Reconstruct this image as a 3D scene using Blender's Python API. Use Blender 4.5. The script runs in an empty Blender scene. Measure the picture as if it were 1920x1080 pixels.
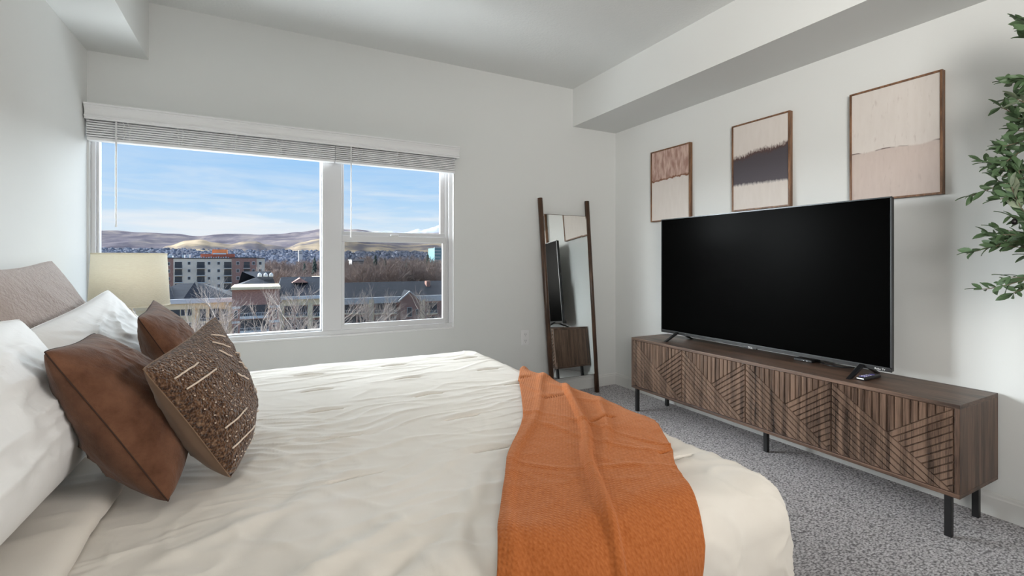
import bpy, bmesh, math, random
import numpy as np
from mathutils import Vector, noise
random.seed(7)
C = bpy.context.scene.collection
S = bpy.context.scene
PI = math.pi
# ---------------------------------------------------------------- camera
H = 1.19; FPX = 887.0; YAW = math.radians(27.85); HY = 488.0
cam = bpy.data.objects.new('camera', bpy.data.cameras.new('camera')); C.objects.link(cam)
cam.location = (0, 0, H); cam.rotation_euler = (PI/2, 0, -YAW)
cam.data.sensor_width = 36; cam.data.lens = FPX/1920*36
cam.data.shift_y = -(540-HY)/1920; cam.data.clip_start = .02; cam.data.clip_end = 60000
S.camera = cam
# ---------------------------------------------------------------- colour management
S.view_settings.view_transform = 'Standard'; S.view_settings.look = 'None'
S.view_settings.gamma = 1; S.view_settings.use_curve_mapping = False
S.view_settings.exposure = 0.0
# ---------------------------------------------------------------- sky
W_ = bpy.data.worlds.new('sky'); S.world = W_; W_.use_nodes = True
nt = W_.node_tree; nt.nodes.clear()
def N(nt, t, **k):
    n = nt.nodes.new(t)
    for a, b in k.items():
        if a.startswith('i_'):
            n.inputs[int(a[2:]) if a[2:].isdigit() else a[2:].replace('_', ' ')].default_value = b
        else: setattr(n, a, b)
    return n
def ramp(nt, fac, stops, interp='LINEAR'):
    r = nt.nodes.new('ShaderNodeValToRGB'); e = r.color_ramp; e.interpolation = interp
    while len(e.elements) < len(stops): e.elements.new(.5)
    for k, (p, c) in enumerate(stops):
        e.elements[k].position = p; e.elements[k].color = (*c, 1) if len(c) == 3 else c
    nt.links.new(fac, r.inputs[0]); return r.outputs[0]
tc = N(nt, 'ShaderNodeTexCoord'); sx = N(nt, 'ShaderNodeSeparateXYZ'); L = nt.links.new
L(tc.outputs['Generated'], sx.inputs[0])
base = ramp(nt, sx.outputs[2], [(0, (.80, .88, .97)), (.06, (.66, .81, .97)), (.14, (.41, .66, .97)), (.28, (.30, .56, .95)), (1, (.12, .30, .75))])
mp = N(nt, 'ShaderNodeMapping'); mp.inputs['Scale'].default_value = (1.6, 1.6, 13); L(tc.outputs['Generated'], mp.inputs[0])
cn = N(nt, 'ShaderNodeTexNoise'); cn.inputs['Scale'].default_value = 1.9; cn.inputs['Detail'].default_value = 7; cn.inputs['Roughness'].default_value = .6; cn.inputs['Distortion'].default_value = .35
mp.inputs['Location'].default_value = (.9, .15, .25)
L(mp.outputs[0], cn.inputs['Vector'])
cf = ramp(nt, cn.outputs[0], [(.40, (0, 0, 0)), (.62, (1, 1, 1))])
el = ramp(nt, sx.outputs[2], [(0, (.9, .9, .9)), (.10, (.85, .85, .85)), (.16, (.35, .35, .35)), (.21, (.05, .05, .05)), (1, (.2, .2, .2))])
mm = N(nt, 'ShaderNodeMath', operation='MULTIPLY'); L(cf, mm.inputs[0]); L(el, mm.inputs[1])
mx = N(nt, 'ShaderNodeMix', data_type='RGBA'); L(mm.outputs[0], mx.inputs[0]); L(base, mx.inputs[6]); mx.inputs[7].default_value = (.90, .91, .96, 1)
bg = N(nt, 'ShaderNodeBackground'); bg.inputs[1].default_value = 1.0; L(mx.outputs[2], bg.inputs[0])
wo = N(nt, 'ShaderNodeOutputWorld'); L(bg.outputs[0], wo.inputs[0])
# ---------------------------------------------------------------- lights
def aim(o, d): o.rotation_euler = Vector(d).to_track_quat('-Z', 'Y').to_euler()
def light(name, kind, loc, d, e, col, **k):
    l = bpy.data.lights.new(name, kind); l.energy = e; l.color = col
    for a, b in k.items(): setattr(l, a, b)
    o = bpy.data.objects.new(name, l); C.objects.link(o); o.location = loc; aim(o, d); return o
light('sun', 'SUN', (0, 8, 6), (.81, -.59, -.12), 19, (.94, .97, 1.0), angle=math.radians(56))
# added very wide sun lamp, brightens the room like glow through the window
light('window_fill_sun', 'SUN', (0, 9, 6), (.36, -.92, .08), 20, (.91, .96, 1.0), angle=math.radians(144))
# unseen fill lamps added behind the camera to brighten ceiling, walls and bed
light('bounce_fill', 'AREA', (-.25, -.9, 1.8), (0, .12, 1), 29, (1.0, .97, .94), shape='RECTANGLE', size=1.1, size_y=1.4)
light('wall_fill', 'AREA', (-.4, -1.5, 1.8), (3.4, 3.2, .60), 25, (1.0, .97, .93), shape='RECTANGLE', size=1.0, size_y=1.2, spread=math.radians(80))
light('bed_fill', 'AREA', (2.5, -1.0, 1.6), (-3.0, 2.5, -.35), 9.5, (1.0, .96, .92), shape='RECTANGLE', size=1.0, size_y=1.0, spread=math.radians(70))
# ---------------------------------------------------------------- materials
MATS = {}
def srgb(r, g, b):
    f = lambda c: c/12.92 if c <= .04045 else ((c+.055)/1.055)**2.4
    return (f(r/255), f(g/255), f(b/255))
def mat(name, col=(.8, .8, .8), rough=.6, metal=0, spec=.5, bump=None, var=None, coat=0, sheen=0, thru=0):
    """bump=(scale, strength, distance, detail, stretch) var=(scale, amount, stretch)"""
    m = bpy.data.materials.new(name); m.use_nodes = True; nt = m.node_tree
    b = nt.nodes['Principled BSDF']; b.inputs['Base Color'].default_value = (*col, 1)
    b.inputs['Roughness'].default_value = rough; b.inputs['Metallic'].default_value = metal
    b.inputs['Specular IOR Level'].default_value = spec; b.inputs['Coat Weight'].default_value = coat
    b.inputs['Sheen Weight'].default_value = sheen
    tc = N(nt, 'ShaderNodeTexCoord')
    if thru:
        tl = N(nt, 'ShaderNodeBsdfTranslucent'); tl.inputs[0].default_value = (*col, 1); ms = N(nt, 'ShaderNodeMixShader'); ms.inputs[0].default_value = thru
        nt.links.new(b.outputs[0], ms.inputs[1]); nt.links.new(tl.outputs[0], ms.inputs[2]); nt.links.new(ms.outputs[0], nt.nodes['Material Output'].inputs[0])
    def mapped(st):
        q = N(nt, 'ShaderNodeMapping'); q.inputs['Scale'].default_value = st; nt.links.new(tc.outputs['Object'], q.inputs[0]); return q.outputs[0]
    if bump:
        sc, stg, dist, det, st = bump
        n = N(nt, 'ShaderNodeTexNoise'); n.inputs['Scale'].default_value = sc; n.inputs['Detail'].default_value = det
        nt.links.new(mapped(st), n.inputs['Vector'])
        bp = N(nt, 'ShaderNodeBump'); bp.inputs['Strength'].default_value = stg; bp.inputs['Distance'].default_value = dist
        nt.links.new(n.outputs[0], bp.inputs['Height']); nt.links.new(bp.outputs[0], b.inputs['Normal'])
    if var:
        sc, am, st = var
        n = N(nt, 'ShaderNodeTexNoise'); n.inputs['Scale'].default_value = sc; n.inputs['Detail'].default_value = 5
        nt.links.new(mapped(st), n.inputs['Vector'])
        lo = tuple(max(0, c*(1-am)) for c in col); hi = tuple(min(1, c*(1+am)) for c in col)
        nt.links.new(ramp(nt, n.outputs[0], [(.3, lo), (.7, hi)]), b.inputs['Base Color'])
    MATS[name] = m; return m
ONE = (1, 1, 1)
wall_m = mat('wall_paint', (.72, .73, .715), .7, spec=.3, bump=(260, .12, .001, 2, ONE))
ceil_m = mat('ceiling_paint', (.77, .78, .765), .8, spec=.2, bump=(60, .5, .004, 4, ONE))
white_m = mat('white_trim', (.80, .80, .80), .4, bump=(40, .03, .001, 1, ONE))
vinyl_m = mat('white_vinyl', (.70, .70, .71), .35, bump=(30, .02, .001, 1, ONE))
cordw_m = mat('clear_white_wand', (.9, .9, .9), .3, bump=(40, .03, .001, 1, ONE))
slat_m = mat('blind_slat', (.84, .84, .85), .4, bump=(60, .02, .001, 1, (1, 8, 8)))
black_m = mat('black_metal', (.012, .012, .013), .4, bump=(200, .05, .0005, 1, ONE))
plastic_m = mat('black_plastic', (.010, .010, .011), .35, bump=(300, .05, .0003, 1, ONE))
screen_m = mat('black_screen', (.0012, .0012, .0012), .25, spec=.012, bump=(5, .01, .0005, 1, ONE))
bez_m = mat('bezel_metal', (.08, .085, .09), .3, metal=.7, bump=(200, .03, .0003, 1, ONE))
letter_m = mat('white_lettering', (.85, .85, .85), .5, bump=(50, .01, .0003, 1, ONE))
grey_btn = mat('grey_button', (.45, .45, .5), .5, bump=(50, .01, .0003, 1, ONE))
purple_btn = mat('violet_button', (.18, .15, .45), .5, bump=(50, .01, .0003, 1, ONE))
mirror_m = mat('mirror_glass', (.88, .90, .89), .0, metal=1)
shade_m = mat('linen_shade', (.96, .91, .80), .9, spec=.1, thru=.5, bump=(160, .8, .003, 3, (.5, .5, 3)), var=(60, .08, (1, 1, 9)))
ceramic_m = mat('ceramic', (.6, .56, .5), .4, bump=(20, .1, .002, 2, ONE))
pot_m = mat('pot', (.16, .15, .14), .7, bump=(40, .2, .003, 3, ONE))
soil_m = mat('soil', (.06, .045, .03), .95, bump=(60, 1, .01, 5, ONE))
bark_m = mat('olive_bark', (.16, .12, .08), .85, bump=(80, .6, .004, 5, (1, 1, .2)))
olive_fruit = mat('olive_fruit', (.012, .008, .010), .35, bump=(50, .03, .001, 2, ONE))

def wood(name, dark, light, grain=(6, 6, .5), rough=.45, rnd=.0, coat=0):
    m = bpy.data.materials.new(name); m.use_nodes = True; nt = m.node_tree; l = nt.links.new
    b = nt.nodes['Principled BSDF']; b.inputs['Roughness'].default_value = rough; b.inputs['Coat Weight'].default_value = coat
    tc = N(nt, 'ShaderNodeTexCoord'); q = N(nt, 'ShaderNodeMapping'); q.inputs['Scale'].default_value = grain
    l(tc.outputs['Object'], q.inputs[0])
    oi = N(nt, 'ShaderNodeObjectInfo')
    a = N(nt, 'ShaderNodeTexNoise'); a.inputs['Scale'].default_value = 3; a.inputs['Detail'].default_value = 6; a.inputs['Roughness'].default_value = .62; a.inputs['Distortion'].default_value = .4
    l(q.outputs[0], a.inputs['Vector'])
    f = N(nt, 'ShaderNodeTexNoise'); f.inputs['Scale'].default_value = 26; f.inputs['Detail'].default_value = 3
    l(q.outputs[0], f.inputs['Vector'])
    s1 = N(nt, 'ShaderNodeMath', operation='MULTIPLY_ADD'); l(f.outputs[0], s1.inputs[0]); s1.inputs[1].default_value = .35; l(a.outputs[0], s1.inputs[2])
    s2 = N(nt, 'ShaderNodeMath', operation='MULTIPLY_ADD'); l(oi.outputs['Random'], s2.inputs[0]); s2.inputs[1].default_value = rnd; l(s1.outputs[0], s2.inputs[2])
    mid = tuple((x+y)/2 for x, y in zip(dark, light))
    l(ramp(nt, s2.outputs[0], [(.52, dark), (.68, mid), (.84, light)]), b.inputs['Base Color'])
    bp = N(nt, 'ShaderNodeBump'); bp.inputs['Strength'].default_value = .15; bp.inputs['Distance'].default_value = .001
    l(s1.outputs[0], bp.inputs['Height']); l(bp.outputs[0], b.inputs['Normal'])
    MATS[name] = m; return m
walnut = wood('walnut', (.03, .016, .010), (.17, .10, .068), (3, .35, 9), .42)
walnut_side = wood('walnut_side', (.042, .022, .014), (.18, .108, .072), (9, 9, .5), .45)
walnut_slat = wood('walnut_slat', (.018, .010, .007), (.19, .12, .085), (5, 9, .35), .26, rnd=.06, coat=.5)
mirror_wood = wood('dark_walnut_rail', (.022, .010, .005), (.11, .055, .03), (20, 20, 1), .35)
art_wood = wood('art_frame_wood', (.09, .04, .018), (.28, .14, .07), (20, 20, 2), .45)
bed_wood = wood('bed_wood', (.06, .035, .02), (.2, .12, .08), (6, .5, 6), .5)

def fabric(name, col, col2=None, weave=900, wst=.3, wdist=.0006, soft=(9, .25, .01), patch=(4, ), sheen=.2, rough=.9):
    """cloth: two-tone patches, woven fine relief and soft creases"""
    m = bpy.data.materials.new(name); m.use_nodes = True; nt = m.node_tree; l = nt.links.new
    b = nt.nodes['Principled BSDF']; b.inputs['Roughness'].default_value = rough
    b.inputs['Specular IOR Level'].default_value = .2; b.inputs['Sheen Weight'].default_value = sheen
    tc = N(nt, 'ShaderNodeTexCoord')
    p = N(nt, 'ShaderNodeTexNoise'); p.inputs['Scale'].default_value = patch[0]; p.inputs['Detail'].default_value = 8; p.inputs['Roughness'].default_value = .65
    l(tc.outputs['Object'], p.inputs['Vector'])
    l(ramp(nt, p.outputs[0], [(.3, col), (.7, col2 or col)]), b.inputs['Base Color'])
    w = N(nt, 'ShaderNodeTexNoise'); w.inputs['Scale'].default_value = weave; w.inputs['Detail'].default_value = 2
    l(tc.outputs['Object'], w.inputs['Vector'])
    b1 = N(nt, 'ShaderNodeBump'); b1.inputs['Strength'].default_value = wst; b1.inputs['Distance'].default_value = wdist
    l(w.outputs[0], b1.inputs['Height'])
    s = N(nt, 'ShaderNodeTexNoise'); s.inputs['Scale'].default_value = soft[0]; s.inputs['Detail'].default_value = 4; s.inputs['Distortion'].default_value = 1.2
    q = N(nt, 'ShaderNodeMapping'); q.inputs['Scale'].default_value = (.6, 1.8, 1.0); l(tc.outputs['Object'], q.inputs[0]); l(q.outputs[0], s.inputs['Vector'])
    b2 = N(nt, 'ShaderNodeBump'); b2.inputs['Strength'].default_value = soft[1]; b2.inputs['Distance'].default_value = soft[2]
    l(s.outputs[0], b2.inputs['Height']); l(b1.outputs[0], b2.inputs['Normal']); l(b2.outputs[0], b.inputs['Normal'])
    MATS[name] = m; return m
comf_m = fabric('cream_cotton', (.655, .61, .545), (.70, .66, .605), 700, .25, .0005, (9, .18, .004), sheen=.1)
linen_m = fabric('white_sateen', (.74, .738, .73), (.77, .768, .76), 900, .1, .0003, (6, .3, .012), rough=.55, sheen=.1)
suede_m = fabric('brown_suede', (.070, .027, .013), (.165, .076, .042), 420, .8, .0009, (14, .5, .008), (16,), .15, .95)
taupe_m = fabric('taupe_cloth', (.17, .105, .065), (.22, .14, .09), 900, .2, .0004, (8, .3, .008))
mauve_m = fabric('mauve_gauze', (.42, .36, .335), (.50, .43, .40), 120, 1.0, .006, (16, .8, .012), sheen=.2)
cord_m = fabric('cream_thread', (.62, .50, .40), (.72, .6, .5), 900, .5, .0006, (30, .1, .002))

def add_wrinkles(m, st, scale, strength, dist):
    nt = m.node_tree; b = nt.nodes['Principled BSDF']; src = b.inputs['Normal'].links[0].from_socket
    tc = N(nt, 'ShaderNodeTexCoord'); q = N(nt, 'ShaderNodeMapping'); q.inputs['Scale'].default_value = st; q.inputs['Rotation'].default_value = (0, 0, .12)
    nt.links.new(tc.outputs['Object'], q.inputs[0])
    n = N(nt, 'ShaderNodeTexNoise'); n.noise_type = 'RIDGED_MULTIFRACTAL'; n.inputs['Scale'].default_value = scale; n.inputs['Detail'].default_value = 5; n.inputs['Roughness'].default_value = .55; n.inputs['Distortion'].default_value = .5
    nt.links.new(q.outputs[0], n.inputs['Vector'])
    bp = N(nt, 'ShaderNodeBump'); bp.inputs['Strength'].default_value = strength; bp.inputs['Distance'].default_value = dist
    nt.links.new(n.outputs[0], bp.inputs['Height']); nt.links.new(src, bp.inputs['Normal']); nt.links.new(bp.outputs[0], b.inputs['Normal'])
add_wrinkles(comf_m, (1, 2.6, 1), 3.8, .8, .006)
add_wrinkles(linen_m, (1, 1, 2.2), 4.0, .30, .0045)
seam_m = mat('dark_seam', (.035, .014, .007), .9, bump=(300, .2, .0005, 2, ONE))
def throw_material():
    m = bpy.data.materials.new('rust_knit'); m.use_nodes = True; nt = m.node_tree; l = nt.links.new
    b = nt.nodes['Principled BSDF']; b.inputs['Roughness'].default_value = .95; b.inputs['Specular IOR Level'].default_value = .12; b.inputs['Sheen Weight'].default_value = .25
    b.inputs['Sheen Tint'].default_value = (1, .6, .4, 1)
    tc = N(nt, 'ShaderNodeTexCoord')
    p = N(nt, 'ShaderNodeTexNoise'); p.inputs['Scale'].default_value = 160; p.inputs['Detail'].default_value = 3; l(tc.outputs['Object'], p.inputs['Vector'])
    l(ramp(nt, p.outputs[0], [(.3, (.33, .092, .022)), (.7, (.43, .135, .040))]), b.inputs['Base Color'])
    hs = []
    for ang in (.6, -.75):
        q = N(nt, 'ShaderNodeMapping'); q.inputs['Rotation'].default_value = (0, 0, ang); l(tc.outputs['Object'], q.inputs[0])
        w = N(nt, 'ShaderNodeTexWave'); w.inputs['Scale'].default_value = 36; w.inputs['Distortion'].default_value = .6; w.inputs['Detail'].default_value = 1; l(q.outputs[0], w.inputs['Vector']); hs.append(w.outputs[1])
    mu = N(nt, 'ShaderNodeMath', operation='MULTIPLY'); l(hs[0], mu.inputs[0]); l(hs[1], mu.inputs[1])
    bp = N(nt, 'ShaderNodeBump'); bp.inputs['Strength'].default_value = .55; bp.inputs['Distance'].default_value = .002
    l(mu.outputs[0], bp.inputs['Height']); l(bp.outputs[0], b.inputs['Normal'])
    return m
throw_m = throw_material()

def woven_material():
    m = bpy.data.materials.new('brown_nubby_weave'); m.use_nodes = True; nt = m.node_tree; l = nt.links.new
    b = nt.nodes['Principled BSDF']; b.inputs['Roughness'].default_value = .95; b.inputs['Specular IOR Level'].default_value = .15; b.inputs['Sheen Weight'].default_value = .3
    tc = N(nt, 'ShaderNodeTexCoord')
    v = N(nt, 'ShaderNodeTexVoronoi'); v.inputs['Scale'].default_value = 190; l(tc.outputs['Object'], v.inputs['Vector'])
    n = N(nt, 'ShaderNodeTexNoise'); n.inputs['Scale'].default_value = 150; n.inputs['Detail'].default_value = 3; l(tc.outputs['Object'], n.inputs['Vector'])
    l(ramp(nt, n.outputs[0], [(.34, (.030, .011, .005)), (.52, (.105, .048, .021)), (.70, (.25, .150, .090))]), b.inputs['Base Color'])
    ad = N(nt, 'ShaderNodeMath', operation='ADD'); l(v.outputs[0], ad.inputs[0]); l(n.outputs[0], ad.inputs[1])
    bp = N(nt, 'ShaderNodeBump'); bp.inputs['Strength'].default_value = 1; bp.inputs['Distance'].default_value = .006
    l(ad.outputs[0], bp.inputs['Height']); l(bp.outputs[0], b.inputs['Normal'])
    return m
woven_m = woven_material()

def carpet_material():
    m = bpy.data.materials.new('grey_loop_carpet'); m.use_nodes = True; nt = m.node_tree; l = nt.links.new
    b = nt.nodes['Principled BSDF']; b.inputs['Roughness'].default_value = 1; b.inputs['Specular IOR Level'].default_value = .05
    tc = N(nt, 'ShaderNodeTexCoord')
    q = N(nt, 'ShaderNodeMapping'); q.inputs['Rotation'].default_value = (0, 0, .5); q.inputs['Scale'].default_value = (1, 1.9, 1); l(tc.outputs['Object'], q.inputs[0])
    w = N(nt, 'ShaderNodeTexNoise'); w.inputs['Scale'].default_value = 70; w.inputs['Detail'].default_value = 3; w.inputs['Roughness'].default_value = .6; l(q.outputs[0], w.inputs['Vector'])
    v = N(nt, 'ShaderNodeTexVoronoi'); v.inputs['Scale'].default_value = 75; l(q.outputs[0], v.inputs['Vector'])
    ad = N(nt, 'ShaderNodeMath', operation='MULTIPLY_ADD'); l(v.outputs[0], ad.inputs[0]); ad.inputs[1].default_value = -.45; l(w.outputs[0], ad.inputs[2])
    l(ramp(nt, ad.outputs[0], [(.10, (.20, .19, .195)), (.26, (.45, .43, .44)), (.48, (.70, .675, .69))]), b.inputs['Base Color'])
    bp = N(nt, 'ShaderNodeBump'); bp.inputs['Strength'].default_value = .8; bp.inputs['Distance'].default_value = .006
    l(ad.outputs[0], bp.inputs['Height']); l(bp.outputs[0], b.inputs['Normal'])
    return m
carpet_m = carpet_material()

def clear(name, tint, gl=.04, opaque=0., dark=(.03, .03, .03)):
    m = bpy.data.materials.new(name); m.use_nodes = True; nt = m.node_tree; nt.nodes.clear(); l = nt.links.new
    o = N(nt, 'ShaderNodeOutputMaterial'); t = N(nt, 'ShaderNodeBsdfTransparent'); t.inputs[0].default_value = (*tint, 1)
    g = N(nt, 'ShaderNodeBsdfGlossy'); g.inputs[1].default_value = 0.0
    a = N(nt, 'ShaderNodeMixShader'); a.inputs[0].default_value = gl; l(t.outputs[0], a.inputs[1]); l(g.outputs[0], a.inputs[2])
    d = N(nt, 'ShaderNodeBsdfDiffuse'); d.inputs[0].default_value = (*dark, 1)
    c = N(nt, 'ShaderNodeMixShader'); c.inputs[0].default_value = opaque; l(a.outputs[0], c.inputs[1]); l(d.outputs[0], c.inputs[2])
    l(c.outputs[0], o.inputs[0]); return m
glass_m = clear('window_glass', (.97, .985, .98), .003)
screen_mesh_m = clear('insect_mesh', (1, 1, 1), 0, .26, (.06, .06, .065))
# ---------------------------------------------------------------- geometry helpers
class MB:
    def __init__(s): s.v = []; s.f = []
    def add(s, vs, fs):
        o = len(s.v); s.v += [tuple(p) for p in vs]; s.f += [tuple(i+o for i in q) for q in fs]; return s
    def box(s, x0, y0, z0, x1, y1, z1):
        x0, x1 = sorted((x0, x1)); y0, y1 = sorted((y0, y1)); z0, z1 = sorted((z0, z1))
        return s.add([(x, y, z) for z in (z0, z1) for y in (y0, y1) for x in (x0, x1)],
              [(0, 2, 3, 1), (4, 5, 7, 6), (0, 1, 5, 4), (2, 6, 7, 3), (0, 4, 6, 2), (1, 3, 7, 5)])
    def tube(s, pts, r, n=8, cap=True):
        pts = [Vector(p) for p in pts]; rs = r if isinstance(r, (list, tuple)) else [r]*len(pts)
        o = len(s.v); up = None
        for i, p in enumerate(pts):
            d = (pts[min(i+1, len(pts)-1)]-pts[max(i-1, 0)])
            d = d.normalized() if d.length > 1e-9 else Vector((0, 0, 1))
            if up is None: up = Vector((0, 0, 1)) if abs(d.z) < .9 else Vector((1, 0, 0))
            a = d.cross(up).normalized(); b = d.cross(a).normalized(); up = -b if False else up
            for k in range(n):
                q = 2*PI*k/n; s.v.append(tuple(p+(a*math.cos(q)+b*math.sin(q))*rs[i]))
        for i in range(len(pts)-1):
            for k in range(n):
                k2 = (k+1) % n; s.f.append((o+i*n+k, o+i*n+k2, o+(i+1)*n+k2, o+(i+1)*n+k))
        if cap:
            s.f.append(tuple(o+k for k in range(n))[::-1]); s.f.append(tuple(o+(len(pts)-1)*n+k for k in range(n)))
        return s
    def lathe(s, c, prof, n=32, close=False):
        o = len(s.v)
        for r, z in prof:
            for k in range(n): s.v.append((c[0]+r*math.cos(2*PI*k/n), c[1]+r*math.sin(2*PI*k/n), c[2]+z))
        m = len(prof)
        for i in range(m if close else m-1):
            j = (i+1) % m
            for k in range(n): s.f.append((o+i*n+k, o+i*n+(k+1) % n, o+j*n+(k+1) % n, o+j*n+k))
        if not close:
            s.f.append(tuple(o+k for k in range(n))[::-1]); s.f.append(tuple(o+(m-1)*n+k for k in range(n)))
        return s
    def prism(s, poly, fn, d0, d1, inset=0):
        """poly 2-D convex counter-clockwise; fn(u,v,d)->xyz; d0 back, d1 front"""
        n = len(poly); top = poly
        if inset:
            t = inset_poly(poly, inset)
            if t and len(t) == n: top = t
        if top is poly:
            vs = [fn(u, v, d0) for u, v in poly]+[fn(u, v, d1) for u, v in poly]
            fs = [tuple(range(n))[::-1], tuple(range(n, 2*n))]+[(i, (i+1) % n, n+(i+1) % n, n+i) for i in range(n)]
        else:
            dm = d1-(d1-d0)*min(1, inset*1.2/abs(d1-d0))
            vs = [fn(u, v, d0) for u, v in poly]+[fn(u, v, dm) for u, v in poly]+[fn(u, v, d1) for u, v in top]
            fs = [tuple(range(n))[::-1], tuple(range(2*n, 3*n))]
            for a in (0, n): fs += [(a+i, a+(i+1) % n, a+n+(i+1) % n, a+n+i) for i in range(n)]
        return s.add(vs, fs)
def clip(poly, a, b, c):
    """keep a*u+b*v<=c"""
    out = []
    for i in range(len(poly)):
        p, q = poly[i], poly[(i+1) % len(poly)]
        dp = a*p[0]+b*p[1]-c; dq = a*q[0]+b*q[1]-c
        if dp <= 0: out.append(p)
        if dp*dq < 0:
            t = dp/(dp-dq); out.append((p[0]+(q[0]-p[0])*t, p[1]+(q[1]-p[1])*t))
    return out
def area2(poly): return sum(poly[i][0]*poly[(i+1) % len(poly)][1]-poly[(i+1) % len(poly)][0]*poly[i][1] for i in range(len(poly)))/2
def inset_poly(poly, k):
    r = poly
    for i in range(len(poly)):
        p, q = poly[i], poly[(i+1) % len(poly)]
        dx, dy = q[0]-p[0], q[1]-p[1]; l = math.hypot(dx, dy)
        if l < 1e-7: continue
        nx, ny = dy/l, -dx/l
        r = clip(r, nx, ny, nx*p[0]+ny*p[1]-k)
        if len(r) < 3: return None
    return r
def tag(o, label=None, cat=None, group=None, kind=None):
    if label: o['label'] = label
    if cat: o['category'] = cat
    if group: o['group'] = group
    if kind: o['kind'] = kind
    return o
def empty(name, loc, label=None, cat=None, group=None, kind=None):
    o = bpy.data.objects.new(name, None); C.objects.link(o); o.location = loc; o.empty_display_size = .1
    tag(o, label, cat, group, kind); return o
def wloc(o):
    v = Vector((0, 0, 0))
    while o: v = v+o.location; o = o.parent
    return v
def obj(name, mb, m, parent=None, smooth=False, bevel=0, seg=2, sub=0):
    me = bpy.data.meshes.new(name)
    off = wloc(parent) if parent else Vector((0, 0, 0))
    me.from_pydata([(x-off.x, y-off.y, z-off.z) for x, y, z in mb.v], [], mb.f); me.update()
    me.materials.append(m)
    if smooth: me.polygons.foreach_set('use_smooth', [True]*len(me.polygons))
    o = bpy.data.objects.new(name, me); C.objects.link(o)
    if parent: o.parent = parent
    if bevel:
        b = o.modifiers.new('b', 'BEVEL'); b.width = bevel; b.segments = seg; b.limit_method = 'ANGLE'
    if sub:
        b = o.modifiers.new('s', 'SUBSURF'); b.levels = sub; b.render_levels = sub
    return o
def fixn(o):
    bm = bmesh.new(); bm.from_mesh(o.data); bmesh.ops.recalc_face_normals(bm, faces=bm.faces); bm.to_mesh(o.data); bm.free(); return o
def copy_obj(o, parent=None, loc=None):
    c = o.copy(); C.objects.link(c); c.parent = parent
    if loc is not None: c.location = loc
    return c
def copy_tree(o, parent=None):
    c = o.copy(); C.objects.link(c); c.parent = parent
    for ch in list(o.children): copy_tree(ch, c)
    return c
# ---------------------------------------------------------------- room shell
XL, XR, YF, YB, ZC = -.896, 3.016, 3.57, -2.3, 2.755
OX0, OX1, OZ0, OZ1 = -.885, 1.357, .655, 2.03
def struct(name, mb, m, **k):
    o = obj(name, mb, m, **k); o['kind'] = 'structure'; return o
struct('floor', MB().box(XL-.1, YB-.1, -.12, XR+.1, YF+.12, 0), carpet_m)
struct('ceiling', MB().box(XL-.1, YB-.1, ZC, XR+.1, YF+.12, ZC+.1), ceil_m)
struct('wall_left', MB().box(XL-.1, YB-.1, 0, XL, YF+.12, ZC), wall_m)
struct('wall_right', MB().box(XR, YB-.1, 0, XR+.1, YF+.12, ZC), wall_m)
struct('wall_back', MB().box(XL, YB-.1, 0, XR, YB, ZC), wall_m)
wf = MB().box(XL, YF, 0, XR, YF+.12, OZ0).box(XL, YF, OZ1, XR, YF+.12, ZC).box(XL, YF, OZ0, OX0, YF+.12, OZ1).box(OX1, YF, OZ0, XR, YF+.12, OZ1)
struct('wall_front', wf, wall_m)
struct('ceiling_soffit_left', MB().box(XL, YB, 2.405, -.608, YF, ZC), wall_m)
struct('ceiling_soffit_right', MB().box(2.516, YB, 2.413, XR, YF, ZC), wall_m)
def board(name, a, b, inward):
    (x0, y0), (x1, y1) = a, b; ix, iy = inward
    mb = MB()
    prof = [(0, 0), (.014, 0), (.014, .085), (.010, .092), (.010, .102), (.004, .108), (0, .108)]
    n = len(prof)
    vs = [(x0+ix*p, y0+iy*p, z) for p, z in prof]+[(x1+ix*p, y1+iy*p, z) for p, z in prof]
    mb.add(vs, [tuple(range(n)), tuple(range(n, 2*n))[::-1]]+[(i, (i+1) % n, n+(i+1) % n, n+i) for i in range(n)])
    fixn(struct(name, mb, white_m if 0 else base_m))
base_m = mat('baseboard_paint', (.70, .70, .68), .5, bump=(40, .03, .001, 1, ONE))
board('baseboard_front', (XL, YF), (XR, YF), (0, -1)); board('baseboard_right', (XR, YB), (XR, YF), (-1, 0))
board('baseboard_left', (XL, YB), (XL, YF), (1, 0)); board('baseboard_back', (XL, YB), (XR, YB), (0, 1))
# window
win = empty('window_1', (.236, YF+.04, OZ0), kind='structure')
yf0, yf1 = YF+.022, YF+.085
def bars(lst, name, m=vinyl_m, bev=.003, parent=win):
    mb = MB()
    for x0, z0, x1, z1, y0, y1 in lst: mb.box(x0, y0, z0, x1, y1, z1)
    return obj(name, mb, m, parent, bevel=bev)
gx0, gx1, mx1 = -.862, .378, .512
bars([(OX0, .688, gx0+.0, OZ1-.03, yf0, yf1), (OX0, OZ0, OX1, .688, yf0, yf1), (OX0, OZ1-.03, OX1, OZ1, yf0, yf1),
      (1.325, .688, OX1, OZ1-.03, yf0, yf1), (1.300, .688, 1.325, OZ1-.03, yf0+.018, yf1)], 'frame')
bars([(gx1, .688, mx1-.004, OZ1-.03, yf0-.004, yf1)], 'mullion')
bars([(gx0, .688, gx0+.012, OZ1-.03, yf0+.02, yf1), (gx1-.010, .688, gx1, OZ1-.03, yf0+.02, yf1), (gx0, .688, gx1, .700, yf0+.02, yf1)], 'glazing_bead')
obj('pane', MB().box(gx0, yf0+.03, .69, gx1, yf0+.036, OZ1-.03), glass_m, win)
tag(win.children[-1], 'large fixed left pane')
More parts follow.
